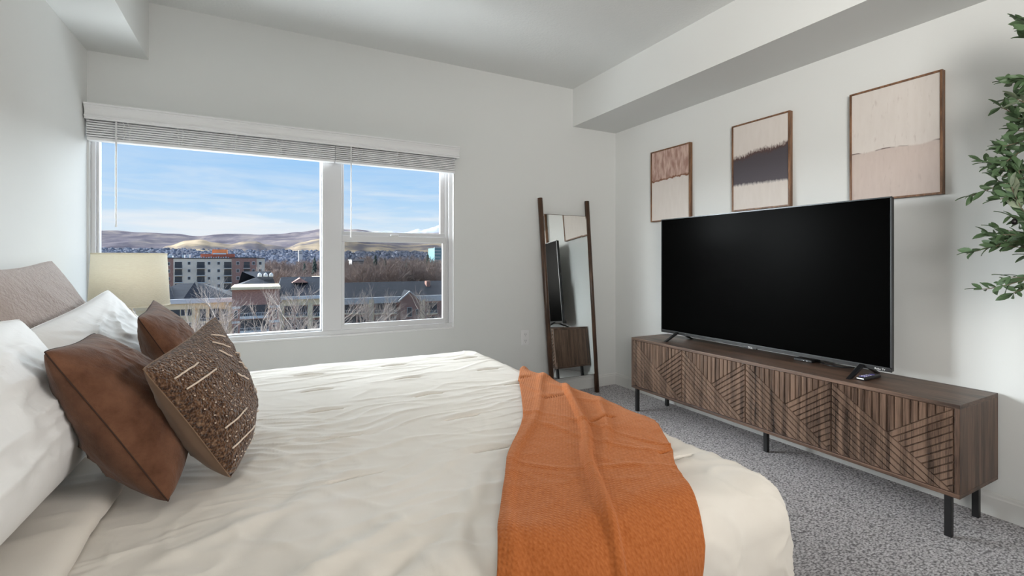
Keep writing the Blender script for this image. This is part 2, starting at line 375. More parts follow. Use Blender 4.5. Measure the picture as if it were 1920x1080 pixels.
lo = bars([(mx1-.004, .690, 1.300, .728, yf0+.002, yf0+.028), (mx1-.004, 1.325, 1.300, 1.372, yf0+.002, yf0+.028),
      (mx1-.004, .728, mx1+.016, 1.325, yf0+.002, yf0+.028), (1.274, .728, 1.300, 1.325, yf0+.002, yf0+.028)], 'lower_sash')
obj('pane', MB().box(mx1+.01, yf0+.012, .72, 1.28, yf0+.017, 1.33), glass_m, lo)
obj('sash_lock', MB().box(.86, yf0-.006, 1.372, .92, yf0+.02, 1.384), vinyl_m, lo, bevel=.003)
up = bars([(mx1-.004, 1.365, 1.300, 1.402, yf0+.030, yf0+.056), (mx1-.004, 1.402, mx1+.016, OZ1-.03, yf0+.030, yf0+.056),
      (1.262, 1.402, 1.300, OZ1-.03, yf0+.030, yf0+.056)], 'upper_sash')
obj('pane', MB().box(mx1+.01, yf0+.040, 1.39, 1.27, yf0+.045, OZ1-.03), glass_m, up)
obj('insect_screen', MB().box(mx1, yf1-.004, .70, 1.29, yf1-.002, 1.36), screen_mesh_m, win)
struct('trim_1', MB().box(OX0, YF-.004, OZ0-.012, OX1+.004, YF+.024, OZ0+.003), white_m, bevel=.003)
struct('trim_2', MB().box(OX1-.003, YF-.003, OZ0, OX1+.004, YF+.024, OZ1), white_m, bevel=.002)
# valance with crown profile
VX0, VX1 = -.888, 1.374
val = empty('blind_valance', ((VX0+VX1)/2, 3.53, 1.99), 'white crown-profiled valance board across the top of the window', 'valance')
prof = [(3.468, 2.080), (3.468, 2.071), (3.476, 2.069), (3.477, 2.062), (3.484, 2.052), (3.489, 2.040), (3.490, 2.028), (3.487, 2.018), (3.480, 2.011), (3.480, 2.006), (3.486, 2.003), (3.486, 1.993), (3.502, 1.993), (3.502, 2.072), (3.566, 2.072), (3.566, 2.080)]
n = len(prof)
mb = MB().add([(VX0, y, z) for y, z in prof]+[(VX1, y, z) for y, z in prof], [tuple(range(n)), tuple(range(n, 2*n))[::-1]]+[(i, (i+1) % n, n+(i+1) % n, n+i) for i in range(n)])
fixn(obj('face_board', mb, white_m, val))
obj('end_return', MB().box(VX1-.012, 3.497, 1.993, VX1, 3.566, 2.072), white_m, val, bevel=.002)
obj('end_return', MB().box(VX0, 3.503, 1.993, VX0+.012, 3.566, 2.072), white_m, val, bevel=.002)
def blind(x0, x1, wandx, wz0, label, tilt, cords):
    t = empty('window_blind', ((x0+x1)/2, 3.545, 1.88), label, 'blind')
    obj('head_rail', MB().box(x0, 3.512, 1.996, x1, 3.562, 2.03), slat_m, t, bevel=.002)
    nsl = 7
    for i in range(nsl):
        z = 1.8985+i*.0138; dz = random.uniform(-.0008, .0008); y_ = 3.511+random.uniform(-.0015, .0015)
        pr = [(y_+.003, z+.0008), (y_, z+.0035), (y_, z+.0060), (y_+.003, z+.0096), (3.562, z+.0112+tilt), (3.562, z+.0004)]
        k = len(pr)
        fixn(obj('slat', MB().add([(x0, a, b) for a, b in pr]+[(x1, a, b+dz) for a, b in pr], [tuple(range(k)), tuple(range(k, 2*k))[::-1]]+[(q, (q+1) % k, k+(q+1) % k, k+q) for q in range(k)]), slat_m, t))
    obj('bottom_rail', MB().box(x0, 3.512, 1.878, x1, 3.562, 1.896), white_m, t, bevel=.003)
    for cx in cords:
        mb = MB()
        for dx in (-.012, .012):
            pts = [(cx+dx+random.uniform(-.007, .007), 3.506-random.uniform(0, .010), 1.893+k*.010) for k in range(11)]
            mb.tube(pts, .0017, 5)
        obj('ladder_cord', mb, white_m, t)
    mb = MB().tube([(wandx, 3.497, 1.995), (wandx, 3.497, wz0+.02), (wandx, 3.497, wz0)], [.0045, .0045, .006], 8)
    obj('tilt_wand', mb, cordw_m, t, smooth=True)
blind(-.884, .451, -.748, 1.383, 'wide white slatted blind raised over the large left pane', 0, (-.70, -.44, -.16, .10, .32))
blind(.456, 1.350, .558, 1.352, 'narrow white slatted blind raised over the double sash', .001, (.62, .90, 1.22))
# outlet
out = empty('power_outlet', (2.013, YF-.004, .52), 'white duplex power outlet on the grey wall left of the mirror', 'outlet')
obj('cover_plate', MB().box(1.976, YF-.006, .455, 2.052, YF, .588), white_m, out, bevel=.003)
for z in (.492, .548):
    r = obj('receptacle', MB().box(1.996, YF-.009, z-.019, 2.032, YF-.005, z+.019), white_m, out, bevel=.004)
    for dx in (-.007, .007): obj('slot', MB().box(2.014+dx-.0012, YF-.0095, z-.004, 2.014+dx+.0012, YF-.0088, z+.009), plastic_m, r)
    obj('slot', MB().box(2.012, YF-.0095, z-.013, 2.0165, YF-.0088, z-.008), plastic_m, r)
# ---------------------------------------------------------------- bed
bed = empty('bed', (.14, 1.69, 0), 'wide bed standing against the left wall under its covers', 'bed')
obj('bed_frame', MB().box(-.88, .74, .12, 1.10, 2.64, .32), bed_wood, bed, bevel=.01)
obj('mattress', MB().box(-.88, .75, .32, 1.08, 2.62, .615), linen_m, bed, bevel=.05, seg=4)
for x in (-.82, 1.02):
    for y in (.82, 2.56): obj('leg', MB().box(x-.03, y-.03, 0, x+.03, y+.03, .12), bed_wood, bed, bevel=.004)
# draping: flat cloth coordinates (x,y) -> surface
TOP = .655; RAD = .11
IX0, IX1, IY0, IY1 = -3.0, 1.075, .80, 2.585
DASH = []
for yy in (2.40, 2.105, 1.805, 1.50, 1.215, .93):
    for x0 in ((-.25, .14, .53, .915) if yy > 1.6 else (.14, .53, .915) if yy > 1.1 else (.93,)): DASH.append((x0+random.uniform(-.01, .01), yy+random.uniform(-.004, .004), random.uniform(.11, .14)))
RIDGE = [(-.10, .78, .30, .98, .022, .012), (.02, .72, .34, .90, .02, -.010), (.30, .80, .52, 1.14, .02, .007), (-.18, 1.02, .10, 1.16, .02, .010), (-.05, .95, .12, 1.35, .025, -.006),
         (.05, 1.30, .40, 1.40, .015, .005), (-.02, 1.62, .5, 1.67, .02, .004), (.1, 1.40, .45, 1.62, .02, .004), (.35, .74, .40, 1.0, .02, -.008), (.7, 1.9, 1.1, 1.6, .02, .004)]
def seg_d(x, y, x0, y0, x1, y1):
    dx, dy = x1-x0, y1-y0; t = max(0, min(1, ((x-x0)*dx+(y-y0)*dy)/(dx*dx+dy*dy)))
    return math.hypot(x-x0-t*dx, y-y0-t*dy), t
def relief(x, y):
    v = Vector((x, y, 0))
    h = .006*noise.noise(Vector((x*2.2, y*2.6, 1.3)))
    a = noise.noise(Vector((x*2.6+3, y*8+noise.noise(v*3)*1.4, 4.1))); h += .0032*(1-min(1, abs(a)*4.5))**2
    near = max(0, min(1, (1.55-y)/.6))
    b = noise.noise(Vector((x*9+y*5, y*7-x*3, 8.2)) ); h += (.0006+.0040*near)*(1-min(1, abs(b)*4))**2
    c = noise.noise(Vector((x*17+y*4, y*26, 2.2))); h += .0010*c*(.5+near); g_ = noise.noise(Vector((x*2.2+.6*y+5, y*19+.8*noise.noise(v*4), 6.6))); h += .0022*(1-min(1, abs(g_)*7))**2*max(0, min(1, .3+1.5*noise.noise(Vector((x*2, y*2, 11)))))
    # crumpled cloth beside the pillows
    p = max(0, 1-math.hypot((x-.02)/.30, (y-1.55)/.45))
    if p > 0: h += .007*p*(1-min(1, abs(noise.noise(Vector((x*7, y*24+x*9, 5))))*3))**2
    for x0, y0, l in DASH:
        if abs(y-y0) < .09 and x0-.09 < x < x0+l+.09:
            s = (x-x0)/l; wx = max(0, 1-abs(2*s-1)**4) if 0 <= s <= 1 else 0
            e = y-y0-.002*math.sin(s*6)
            h -= .030*wx*math.exp(-(e/(.0022 if e > 0 else .0052))**2)
            ex = max(0, 1-abs(s-.5)/1.0)
            h += (.007 if e > 0 else .003)*ex*math.exp(-((abs(e)-.026)/.018)**2)
    for x0, y0, x1, y1, w, am in RIDGE:
        if min(x0, x1)-.1 < x < max(x0, x1)+.1 and min(y0, y1)-.1 < y < max(y0, y1)+.1:
            d, t = seg_d(x, y, x0, y0, x1, y1); h += am*math.exp(-(d/w)**2)*(.35+.65*math.sin(PI*t))
    return h
def drape(x, y, off=0, rel=True, fold=1.0):
    cx = min(max(x, IX0), IX1); cy = min(max(y, IY0), IY1)
    dx, dy = x-cx, y-cy; d = math.hypot(dx, dy)
    h = (relief(x, y) if rel is True else rel(x, y)) + off
    if d < 1e-6: return (cx, cy, TOP+h)
    ux, uy = dx/d, dy/d; R = RAD
    if d < R*PI/2:
        a = d/R; return (cx+ux*(R*math.sin(a)+h*math.sin(a)), cy+uy*(R*math.sin(a)+h*math.sin(a)), TOP-R*(1-math.cos(a))+h*math.cos(a))
    drop = d-R*PI/2
    s = x*uy-y*ux+math.atan2(uy, ux)*.6      # position along the hem
    fl = noise.noise(Vector((s*3.2, .3*drop, 7)))*.9+noise.noise(Vector((s*8, drop, 3)))*.35
    o = R+h+.10*drop+fold*fl*.16*min(1, drop/.35)*min(1, .3+drop)
    return (cx+ux*o, cy+uy*o, max(.03, TOP-R-drop))
def sheet(name, m, xs, ys, fn, parent=None, thick=.006):
    nx, ny = len(xs), len(ys); mb = MB()
    for y in ys:
        for x in xs: mb.v.append(fn(x, y))
    for j in range(ny-1):
        for i in range(nx-1): a = j*nx+i; mb.f.append((a, a+1, a+nx+1, a+nx))
    o = obj(name, mb, m, parent, smooth=True)
    if thick:
        k = o.modifiers.new('t', 'SOLIDIFY'); k.thickness = thick; k.offset = -1
    return o
def lin(a, b, st): k = max(2, int(round((b-a)/st))+1); return [a+(b-a)*i/(k-1) for i in range(k)]
ys = set(lin(IY0-.60, IY1+.56, .0050))
for yy in (2.40, 2.105, 1.805, 1.50, 1.215, .93): ys |= {round(yy-.014+k*.0014, 5) for k in range(21)}
com = sheet('comforter', comf_m, lin(-.62, IX1+.60, .009), sorted(ys), drape)
tag(com, 'cream tufted cotton comforter spread over the bed and hanging at its foot', 'comforter')
def cuff_fn(x, y):
    xx = x; e = -.285+.012*noise.noise(Vector((0, y*4, 3)))+.02*(y-1.3)
    t = (x+.86)/.575; xx = -.86+(e+.86)*t
    rim = max(0, (t-.93)/.07)
    p = drape(xx, y, .030-.022*rim**2.5, rel=lambda a, b: .006*noise.noise(Vector((a*5, b*5, 2)))+.004*(1-min(1, abs(noise.noise(Vector((a*4, b*13, 5))))*3))**2)
    return p
cuff = sheet('folded_cuff', comf_m, lin(-.86, -.285, .012), lin(IY0-.52, IY1+.5, .012), cuff_fn, None, .012)
cuff.parent = com; tag(cuff, 'folded-back cream cuff beside the pillows')
# throw
LP = [(1.62, 2.22), (1.40, 2.17), (1.19, 2.10), (1.02, 1.86), (.86, 1.55), (.74, 1.33), (.59, 1.13), (.50, .98), (.37, .76), (.24, .52), (.15, .34)]
RP = [(1.66, 1.36), (1.42, 1.34), (1.20, 1.28), (1.14, 1.17), (1.06, 1.04), (.99, .94), (.92, .86), (.86, .76), (.80, .66), (.73, .50), (.68, .34)]
def poly_at(P, t):
    s = t*(len(P)-1); i = min(int(s), len(P)-2); f = s-i
    p = [P[max(i-1, 0)], P[i], P[i+1], P[min(i+2, len(P)-1)]]
    r = []
    for k in (0, 1):
        a, b, c, d = (q[k] for q in p)
        r.append(.5*((2*b)+(-a+c)*f+(2*a-5*b+4*c-d)*f*f+(-a+3*b-3*c+d)*f**3))
    return r
def throw_fn(a, b):
    l = poly_at(LP, b); r = poly_at(RP, b)
    x = l[0]+(r[0]-l[0])*a; y = l[1]+(r[1]-l[1])*a
    def rel(u, v):
        h = .4*relief(u, v)+.005*noise.noise(Vector((u*4, v*4, 9)))
        e = a-(.42+.16*(b-.2)); h += .015*math.exp(-(e/.022)**2)*max(0, min(1, (b-.15)*6))*max(0, 1-max(0, b-.75)*3)
        e = a-(.70-.3*(b-.2)); h += .010*math.exp(-(e/.03)**2)*math.exp(-((b-.42)/.15)**2)
        e = a-(.12+.10*math.sin(b*7)); h += .006*math.exp(-(e/.03)**2)
        for bb, am in ((.28, .004), (.335, .004), (.47, .006), (.52, .005), (.63, .004)):
            e = b-(bb+.02*math.sin(a*5+bb*20)); h += am*math.exp(-(e/.006)**2)*(.4+.6*math.sin(a*7+bb*30)**2)
        h += .012*math.exp(-((a)/.05)**2)*math.exp(-((b-.205)/.05)**2)
        h += .010*math.exp(-((a-.25)/.05)**2)*math.exp(-((b-.25)/.02)**2)
        e = b-.78-.08*a; h += .010*math.exp(-(e/.02)**2)
        return h
    return drape(x, y, .016, rel=rel)
th = sheet('throw_blanket', throw_m, lin(0, 1, .0075), lin(0, 1, .0045), throw_fn, None, .007)
tag(th, 'rust orange knitted throw laid across the foot of the bed', 'blanket')
# pillows
def pillow(name, A, B, Cc, D, T, m, label, m_back=None, seam=None, seed=0, pull=.065, wr=.006, n=72, group=None, sharp=.46, seam_r=.0014):
    """A near bottom, B near top, C far top, D far bottom"""
    A, B, Cc, D = map(Vector, (A, B, Cc, D))
    nrm = (D-A+Cc-B).cross(B-A+Cc-D).normalized()
    if nrm.x < 0: nrm = -nrm
    root = empty(name, tuple((A+D)/2), label, 'pillow', group)
    def pt(s, t, side):
        s2 = .5+(s-.5)*(1-pull*math.sin(PI*t)); t2 = .5+(t-.5)*(1-pull*math.sin(PI*s))
        a_, b_ = 2*s2-1, 2*t2-1; kk = 1-.035*abs(a_*b_)**4; s2 = .5+a_*kk/2; t2 = .5+b_*kk/2
        p = (A*(1-s2)+D*s2)*(1-t2)+(B*(1-s2)+Cc*s2)*t2
        env = max(0, math.sin(PI*s)*math.sin(PI*t))
        h = T/2*env**sharp*(1.12-.28*t)
        q = Vector((s*3.2+seed, t*3.2, side*3+seed))
        cr = min(math.hypot(min(s, 1-s), min(t, 1-t))*2.2, 1)
        ang = math.atan2(min(t, 1-t), min(s, 1-s)+1e-6)
        w = noise.noise(q)*1.2+noise.noise(q*3.1)*.5+.35*(1-min(1, abs(noise.noise(Vector((s*14+t*3, t*4+seed, seed))))*4))**2+(1-cr)*1.5*noise.noise(Vector((ang*6, seed, side)))
        rg = (1-min(1, abs(noise.noise(Vector((s*2.4+t*1.5+seed, t*6-s*2, side*2+seed))))*3.2))**2
        h += wr*(w+1.0*rg)*min(1, env*1.6)
        return p+nrm*(h*side)
    for side, mm_, nm in ((1, m, 'front_face'), (-1, m_back or m, 'back_face')):
        mb = MB()
        for j in range(n+1):
            for i in range(n+1): mb.v.append(tuple(pt(i/n, j/n, side)))
        for j in range(n):
            for i in range(n):
                a = j*(n+1)+i; q = (a, a+1, a+n+2, a+n+1); mb.f.append(q if side < 0 else q[::-1])
        o = obj(nm, mb, mm_, root, smooth=True)
    mb = MB(); k = n
    pts = [pt(i/k, 0, 0) for i in range(k)]+[pt(1, i/k, 0) for i in range(k)]+[pt(1-i/k, 1, 0) for i in range(k)]+[pt(0, 1-i/k, 0) for i in range(k+1)]
    mb.tube(pts, seam_r, 6); obj('seam', mb, seam or m, root, smooth=True)
    return root, pt
pillow('mauve_pillow', (-.55, 1.95, .69), (-.76, 1.95, 1.16), (-.755, 2.57, 1.195), (-.55, 2.62, .69), .17, mauve_m, 'square mauve grey crinkled gauze pillow at the back against the wall', seed=3, wr=.005)
pillow('white_pillow', (-.62, 1.10, .69), (-.80, 1.12, 1.05), (-.735, 1.93, 1.01), (-.58, 1.93, .69), .10, linen_m, 'white pillow at the left photo edge, mostly hidden behind the big white one', seed=9)
pillow('white_pillow', (-.385, 1.70, .69), (-.59, 1.77, .99), (-.565, 2.52, 1.075), (-.36, 2.52, .69), .19, linen_m, 'white pillow in front of the mauve one, nearer the lamp', seed=5, wr=.008)
pillow('white_pillow', (-.41, .62, .69), (-.62, .62, 1.09), (-.545, 1.66, 1.045), (-.395, 1.60, .69), .26, linen_m, 'big white pillow nearest the camera, left of the brown suede pillow', seed=12, wr=.010)
pillow('suede_pillow', (-.15, 1.80, .685), (-.335, 1.79, 1.02), (-.365, 2.22, 1.045), (-.18, 2.22, .685), .15, suede_m, 'brown suede pillow farther back, in front of the lamp', seed=21, wr=.007, seam=seam_m)
pillow('suede_pillow', (-.17, 1.205, .68), (-.372, 1.215, 1.02), (-.388, 1.60, 1.005), (-.19, 1.58, .68), .19, suede_m, 'large brown suede pillow in front, with a centre seam facing the camera', seed=25, wr=.006, seam=seam_m)
wp, wpt = pillow('woven_pillow', (-.062, 1.262, .685), (-.222, 1.215, .968), (-.120, 1.64, 1.03), (-.045, 1.57, .685), .165, woven_m, 'nubby brown woven pillow with pale stitched lines, foremost on the bed', m_back=taupe_m, seam=taupe_m, seed=31, wr=.006, pull=.06)
def on_front(s, t, e=.004):
    p = wpt(s, t, 1); q = wpt(min(s+.01, 1), t, 1)-p; r = wpt(s, min(t+.01, 1), 1)-p
    nn = q.cross(r).normalized(); nn = nn if nn.x > 0 else -nn
    return tuple(p+nn*e)
for s0, t0, s1, t1 in ((.05, .84, .24, .85), (.05, .74, .27, .745), (.07, .36, .33, .355), (.06, .20, .33, .20), (.55, .90, .68, .78), (.62, .94, .74, .86), (.60, .66, .70, .56), (.70, .72, .78, .66), (.62, .40, .76, .33), (.50, .83, .56, .73), (.60, .22, .74, .20), (.42, .62, .50, .52)):
    obj('stitched_line', MB().tube([on_front(s0+(s1-s0)*k/8, t0+(t1-t0)*k/8) for k in range(9)], .0021, 6), cord_m, wp, smooth=True)
mb = MB()
for r_, t in enumerate((.92, .80, .67, .62, .55, .49, .43, .29, .26, .13, .10)):
    for k in range(6):
        s = .05+k*.062+(r_ % 2)*.02+random.uniform(-.006, .006); p = on_front(s, t+random.uniform(-.012, .012), .003)
        mb.lathe(p, [(.0004, -.0015), (.0017, -.001), (.0017, .001), (.0004, .0015)], 6)
o = obj('stitched_dots', mb, cord_m, wp); o['kind'] = 'stuff'
# nightstand and lamp
ns = empty('nightstand', (-.62, 3.10, 0), 'low wooden nightstand tucked between the bed and the window wall', 'nightstand')
obj('body', MB().box(-.86, 2.86, .12, -.42, 3.34, .60), walnut_side, ns, bevel=.004)
dr = obj('drawer', MB().box(-.42, 2.88, .36, -.405, 3.32, .58), walnut_side, ns, bevel=.003)
obj('handle', MB().box(-.405, 3.03, .46, -.392, 3.17, .472), black_m, dr, bevel=.003)
dr = obj('drawer', MB().box(-.42, 2.88, .14, -.405, 3.32, .35), walnut_side, ns, bevel=.003)
obj('handle', MB().box(-.405, 3.03, .24, -.392, 3.17, .252), black_m, dr, bevel=.003)
for x in (-.84, -.44):
    for y in (2.88, 3.32): obj('leg', MB().box(x-.015, y-.015, 0, x+.015, y+.015, .12), black_m, ns)
lc = (-.605, 3.10, .60)
lamp = empty('table_lamp', lc, 'table lamp with tapered beige linen drum shade before the window corner', 'lamp')
obj('base', MB().lathe(lc, [(.07, 0), (.075, .01), (.075, .02), (.05, .03), (.06, .08), (.085, .15), (.08, .22), (.045, .28), (.02, .31), (.012, .33), (.012, .36)], 40), ceramic_m, lamp, smooth=True)
obj('harp', MB().tube([(lc[0], lc[1], .94), (lc[0], lc[1], 1.215)], .004, 8), black_m, lamp, smooth=True)
obj('lamp_shade', MB().lathe(lc, [(.168, .355), (.155, .625), (.152, .625), (.165, .355)], 64, close=True), shade_m, lamp, smooth=True)
obj('shade_rim', MB().lathe(lc, [(.1565, .620), (.1565, .627), (.151, .627), (.151, .620)], 64, close=True), shade_m, lamp)
obj('shade_rim', MB().lathe(lc, [(.1695, .353), (.1695, .360), (.164, .360), (.164, .353)], 64, close=True), shade_m, lamp)
# ---------------------------------------------------------------- media console
CX0, CX1, CY0, CY1, CZ0, CZ1 = 2.60, 3.0, .881, 2.886, .180, .578
con = empty('media_console', (2.8, 1.883, 0), 'long low walnut media console with slatted doors under the television', 'console')
T = .018
obj('top_panel', MB().box(CX0, CY0, CZ1-T, CX1, CY1, CZ1), walnut, con, bevel=.0015)
obj('bottom_panel', MB().box(CX0, CY0, CZ0, CX1, CY1, CZ0+T), walnut, con, bevel=.0015)
for y0 in (CY0, CY1-T): obj('side_panel', MB().box(CX0, y0, CZ0+T, CX1, y0+T, CZ1-T), walnut_side, con, bevel=.0015)
obj('back_panel', MB().box(CX1-.008, CY0+T, CZ0+T, CX1, CY1-T, CZ1-T), walnut_side, con)
DW = (CY1-CY0-2*T-.004)/4; DH = CZ1-CZ0-2*T-.004
for k in range(4):
    y1 = CY1-T-.001-k*(DW+.0008); zb = CZ0+T+.002       # the door's left edge seen from the bed is at larger y
    w, h = DW-.003, DH
    d = obj('door', MB().box(2.611, y1-w, zb, 2.625, y1, zb+h), walnut_slat, con)
    F = lambda u, v, q: (q, y1-u, zb+v)
    full = [(0, 0), (w, 0), (w, h), (0, h)]
    L_ = math.hypot(w, h); g = .0016
    def slats(region, nx, ny, c0, pitch, cnt):
        for i in range(cnt):
            a = c0+i*pitch; p = clip(clip(region, nx, ny, a+pitch-g), -nx, -ny, -(a+g))
            if len(p) < 3: continue
            q = [p[j] for j in range(len(p)) if math.hypot(p[j][0]-p[j-1][0], p[j][1]-p[j-1][1]) > 1e-5]
            if len(q) < 3 or abs(area2(q)) < 4e-5: continue
            mb = MB().prism(q, F, 2.612, 2.6015, .0026)
            o = obj('slat', mb, walnut_slat, d); fixn(o)
    low = [(0, 0), (w, 0), (0, h)]
    nx, ny = h/L_, w/L_
    slats(low, nx, ny, 0, (h*w/L_)/11.0, 12)
    right = [(w, 0), (w, h), (w/2, h/2)]
    slats(inset_poly(right, .0005), -nx, ny, -h*w/L_, (h*w/L_)/11.0, 13)
    topr = [(w, h), (0, h), (w/2, h/2)]
    slats(inset_poly(topr, .0005), 1, 0, 0, w/16.0, 16)
for x, y in ((2.622, .925), (2.622, 2.842), (2.93, .935), (2.93, 2.83), (2.772, 1.862)):
    obj('leg', MB().box(x-.0125, y-.0125, .0, x+.0125, y+.0125, CZ0), black_m, con, bevel=.002)
# television
TX, TY0, TY1, TZ0, TZ1 = 2.80, 1.211, 2.763, .624, 1.512
tv = empty('television', (TX+.02, (TY0+TY1)/2, CZ1), 'large black flat television standing on the walnut console', 'television')
obj('back_shell', MB().box(TX+.004, TY0+.002, TZ0+.002, TX+.03, TY1-.002, TZ1-.002), plastic_m, tv, bevel=.004)
obj('rear_housing', MB().box(TX+.03, TY0+.25, TZ0+.03, TX+.075, TY1-.25, TZ1-.3), plastic_m, tv, bevel=.012)
obj('screen', MB().box(TX, TY0+.006, TZ0+.022, TX+.006, TY1-.006, TZ1-.006), screen_m, tv)
b = MB().box(TX-.003, TY0, TZ0+.018, TX+.006, TY0+.006, TZ1).box(TX-.003, TY1-.006, TZ0+.018, TX+.006, TY1, TZ1).box(TX-.003, TY0, TZ1-.006, TX+.006, TY1, TZ1).box(TX-.003, TY0, TZ0+.018, TX+.006, TY1, TZ0+.0225)
obj('bezel', b, bez_m, tv)
obj('chin', MB().box(TX-.002, TY0, TZ0, TX+.006, TY1, TZ0+.018), plastic_m, tv, bevel=.001)
obj('sensor_bump', MB().box(TX-.004, 1.945, TZ0-.008, TX+.01, 2.03, TZ0+.004), plastic_m, tv, bevel=.002)
for y in (1.345, 2.60):
    mb = MB()
    for x1 in (TX-.125, TX+.155):
        mb.add([(TX+.0, y-.012, TZ0+.02), (TX+.03, y-.012, TZ0+.02), (TX+.03, y+.012, TZ0+.02), (TX, y+.012, TZ0+.02),
                (x1-.014, y-.010, CZ1), (x1+.014, y-.010, CZ1), (x1+.014, y+.010, CZ1), (x1-.014, y+.010, CZ1)],
               [(0, 1, 2, 3), (4, 7, 6, 5), (0, 4, 5, 1), (1, 5, 6, 2), (2, 6, 7, 3), (3, 7, 4, 0)])
    fixn(obj('foot', mb, plastic_m, tv, bevel=.002))
def text(name, body, size, loc, m, parent, ext=.0006):
    cu = bpy.data.curves.new(name, 'FONT'); cu.body = body; cu.size = size; cu.extrude = ext; cu.align_x = 'CENTER'; cu.align_y = 'CENTER'
    t = bpy.data.objects.new(name, cu); C.objects.link(t); bpy.context.view_layer.update()
    me = bpy.data.meshes.new_from_object(t); bpy.data.objects.remove(t)
    o = bpy.data.objects.new(name, me); C.objects.link(o); me.materials.clear(); me.materials.append(m); o.parent = parent
    o.rotation_euler = (PI/2, 0, -PI/2); o.location = Vector(loc)-wloc(parent); return o
tag(text('logo_lettering', 'TCL', .018, (TX-.0048, 1.987, TZ0-.001), letter_m, tv), 'white TCL lettering')
tag(text('logo_lettering', 'Roku TV', .013, (TX-.0030, 1.262, TZ0+.009), letter_m, tv), 'white Roku TV lettering')
# remote and streaming box
rc = empty('remote_control', (2.77, 1.300, CZ1), 'black remote with small grey and violet buttons beside the right television foot', 'remote')
obj('body', MB().box(2.69, 1.279, CZ1, 2.85, 1.321, CZ1+.018), plastic_m, rc, bevel=.006, seg=3)
obj('pad_button', MB().lathe((2.80, 1.300, CZ1+.017), [(.013, 0), (.013, .003), (.005, .0035)], 20), purple_btn, rc)
for i, x in enumerate((2.71, 2.73, 2.75, 2.77)):
    for y in (1.290, 1.300, 1.310): obj('button', MB().box(x-.004, y-.003, CZ1+.017, x+.004, y+.003, CZ1+.0205), grey_btn if i % 2 else purple_btn, rc)
obj('end_stripe', MB().box(2.6895, 1.284, CZ1+.008, 2.6915, 1.316, CZ1+.013), letter_m, rc)
sb = empty('streaming_box', (2.93, 1.70, CZ1), 'small flat black box with cable lying under the middle of the television', 'box')
obj('body', MB().box(2.885, 1.65, CZ1, 2.975, 1.76, CZ1+.018), plastic_m, sb, bevel=.005)
obj('cable', MB().tube([(2.93, 1.65, CZ1+.008), (2.92, 1.60, CZ1+.005), (2.89, 1.56, CZ1+.005), (2.90, 1.50, CZ1+.006), (2.96, 1.46, CZ1+.006)], .0035, 8), plastic_m, sb, smooth=True)
for y in (1.68, 1.70): obj('port_light', MB().box(2.884, y-.003, CZ1+.006, 2.8855, y+.003, CZ1+.010), letter_m, sb)
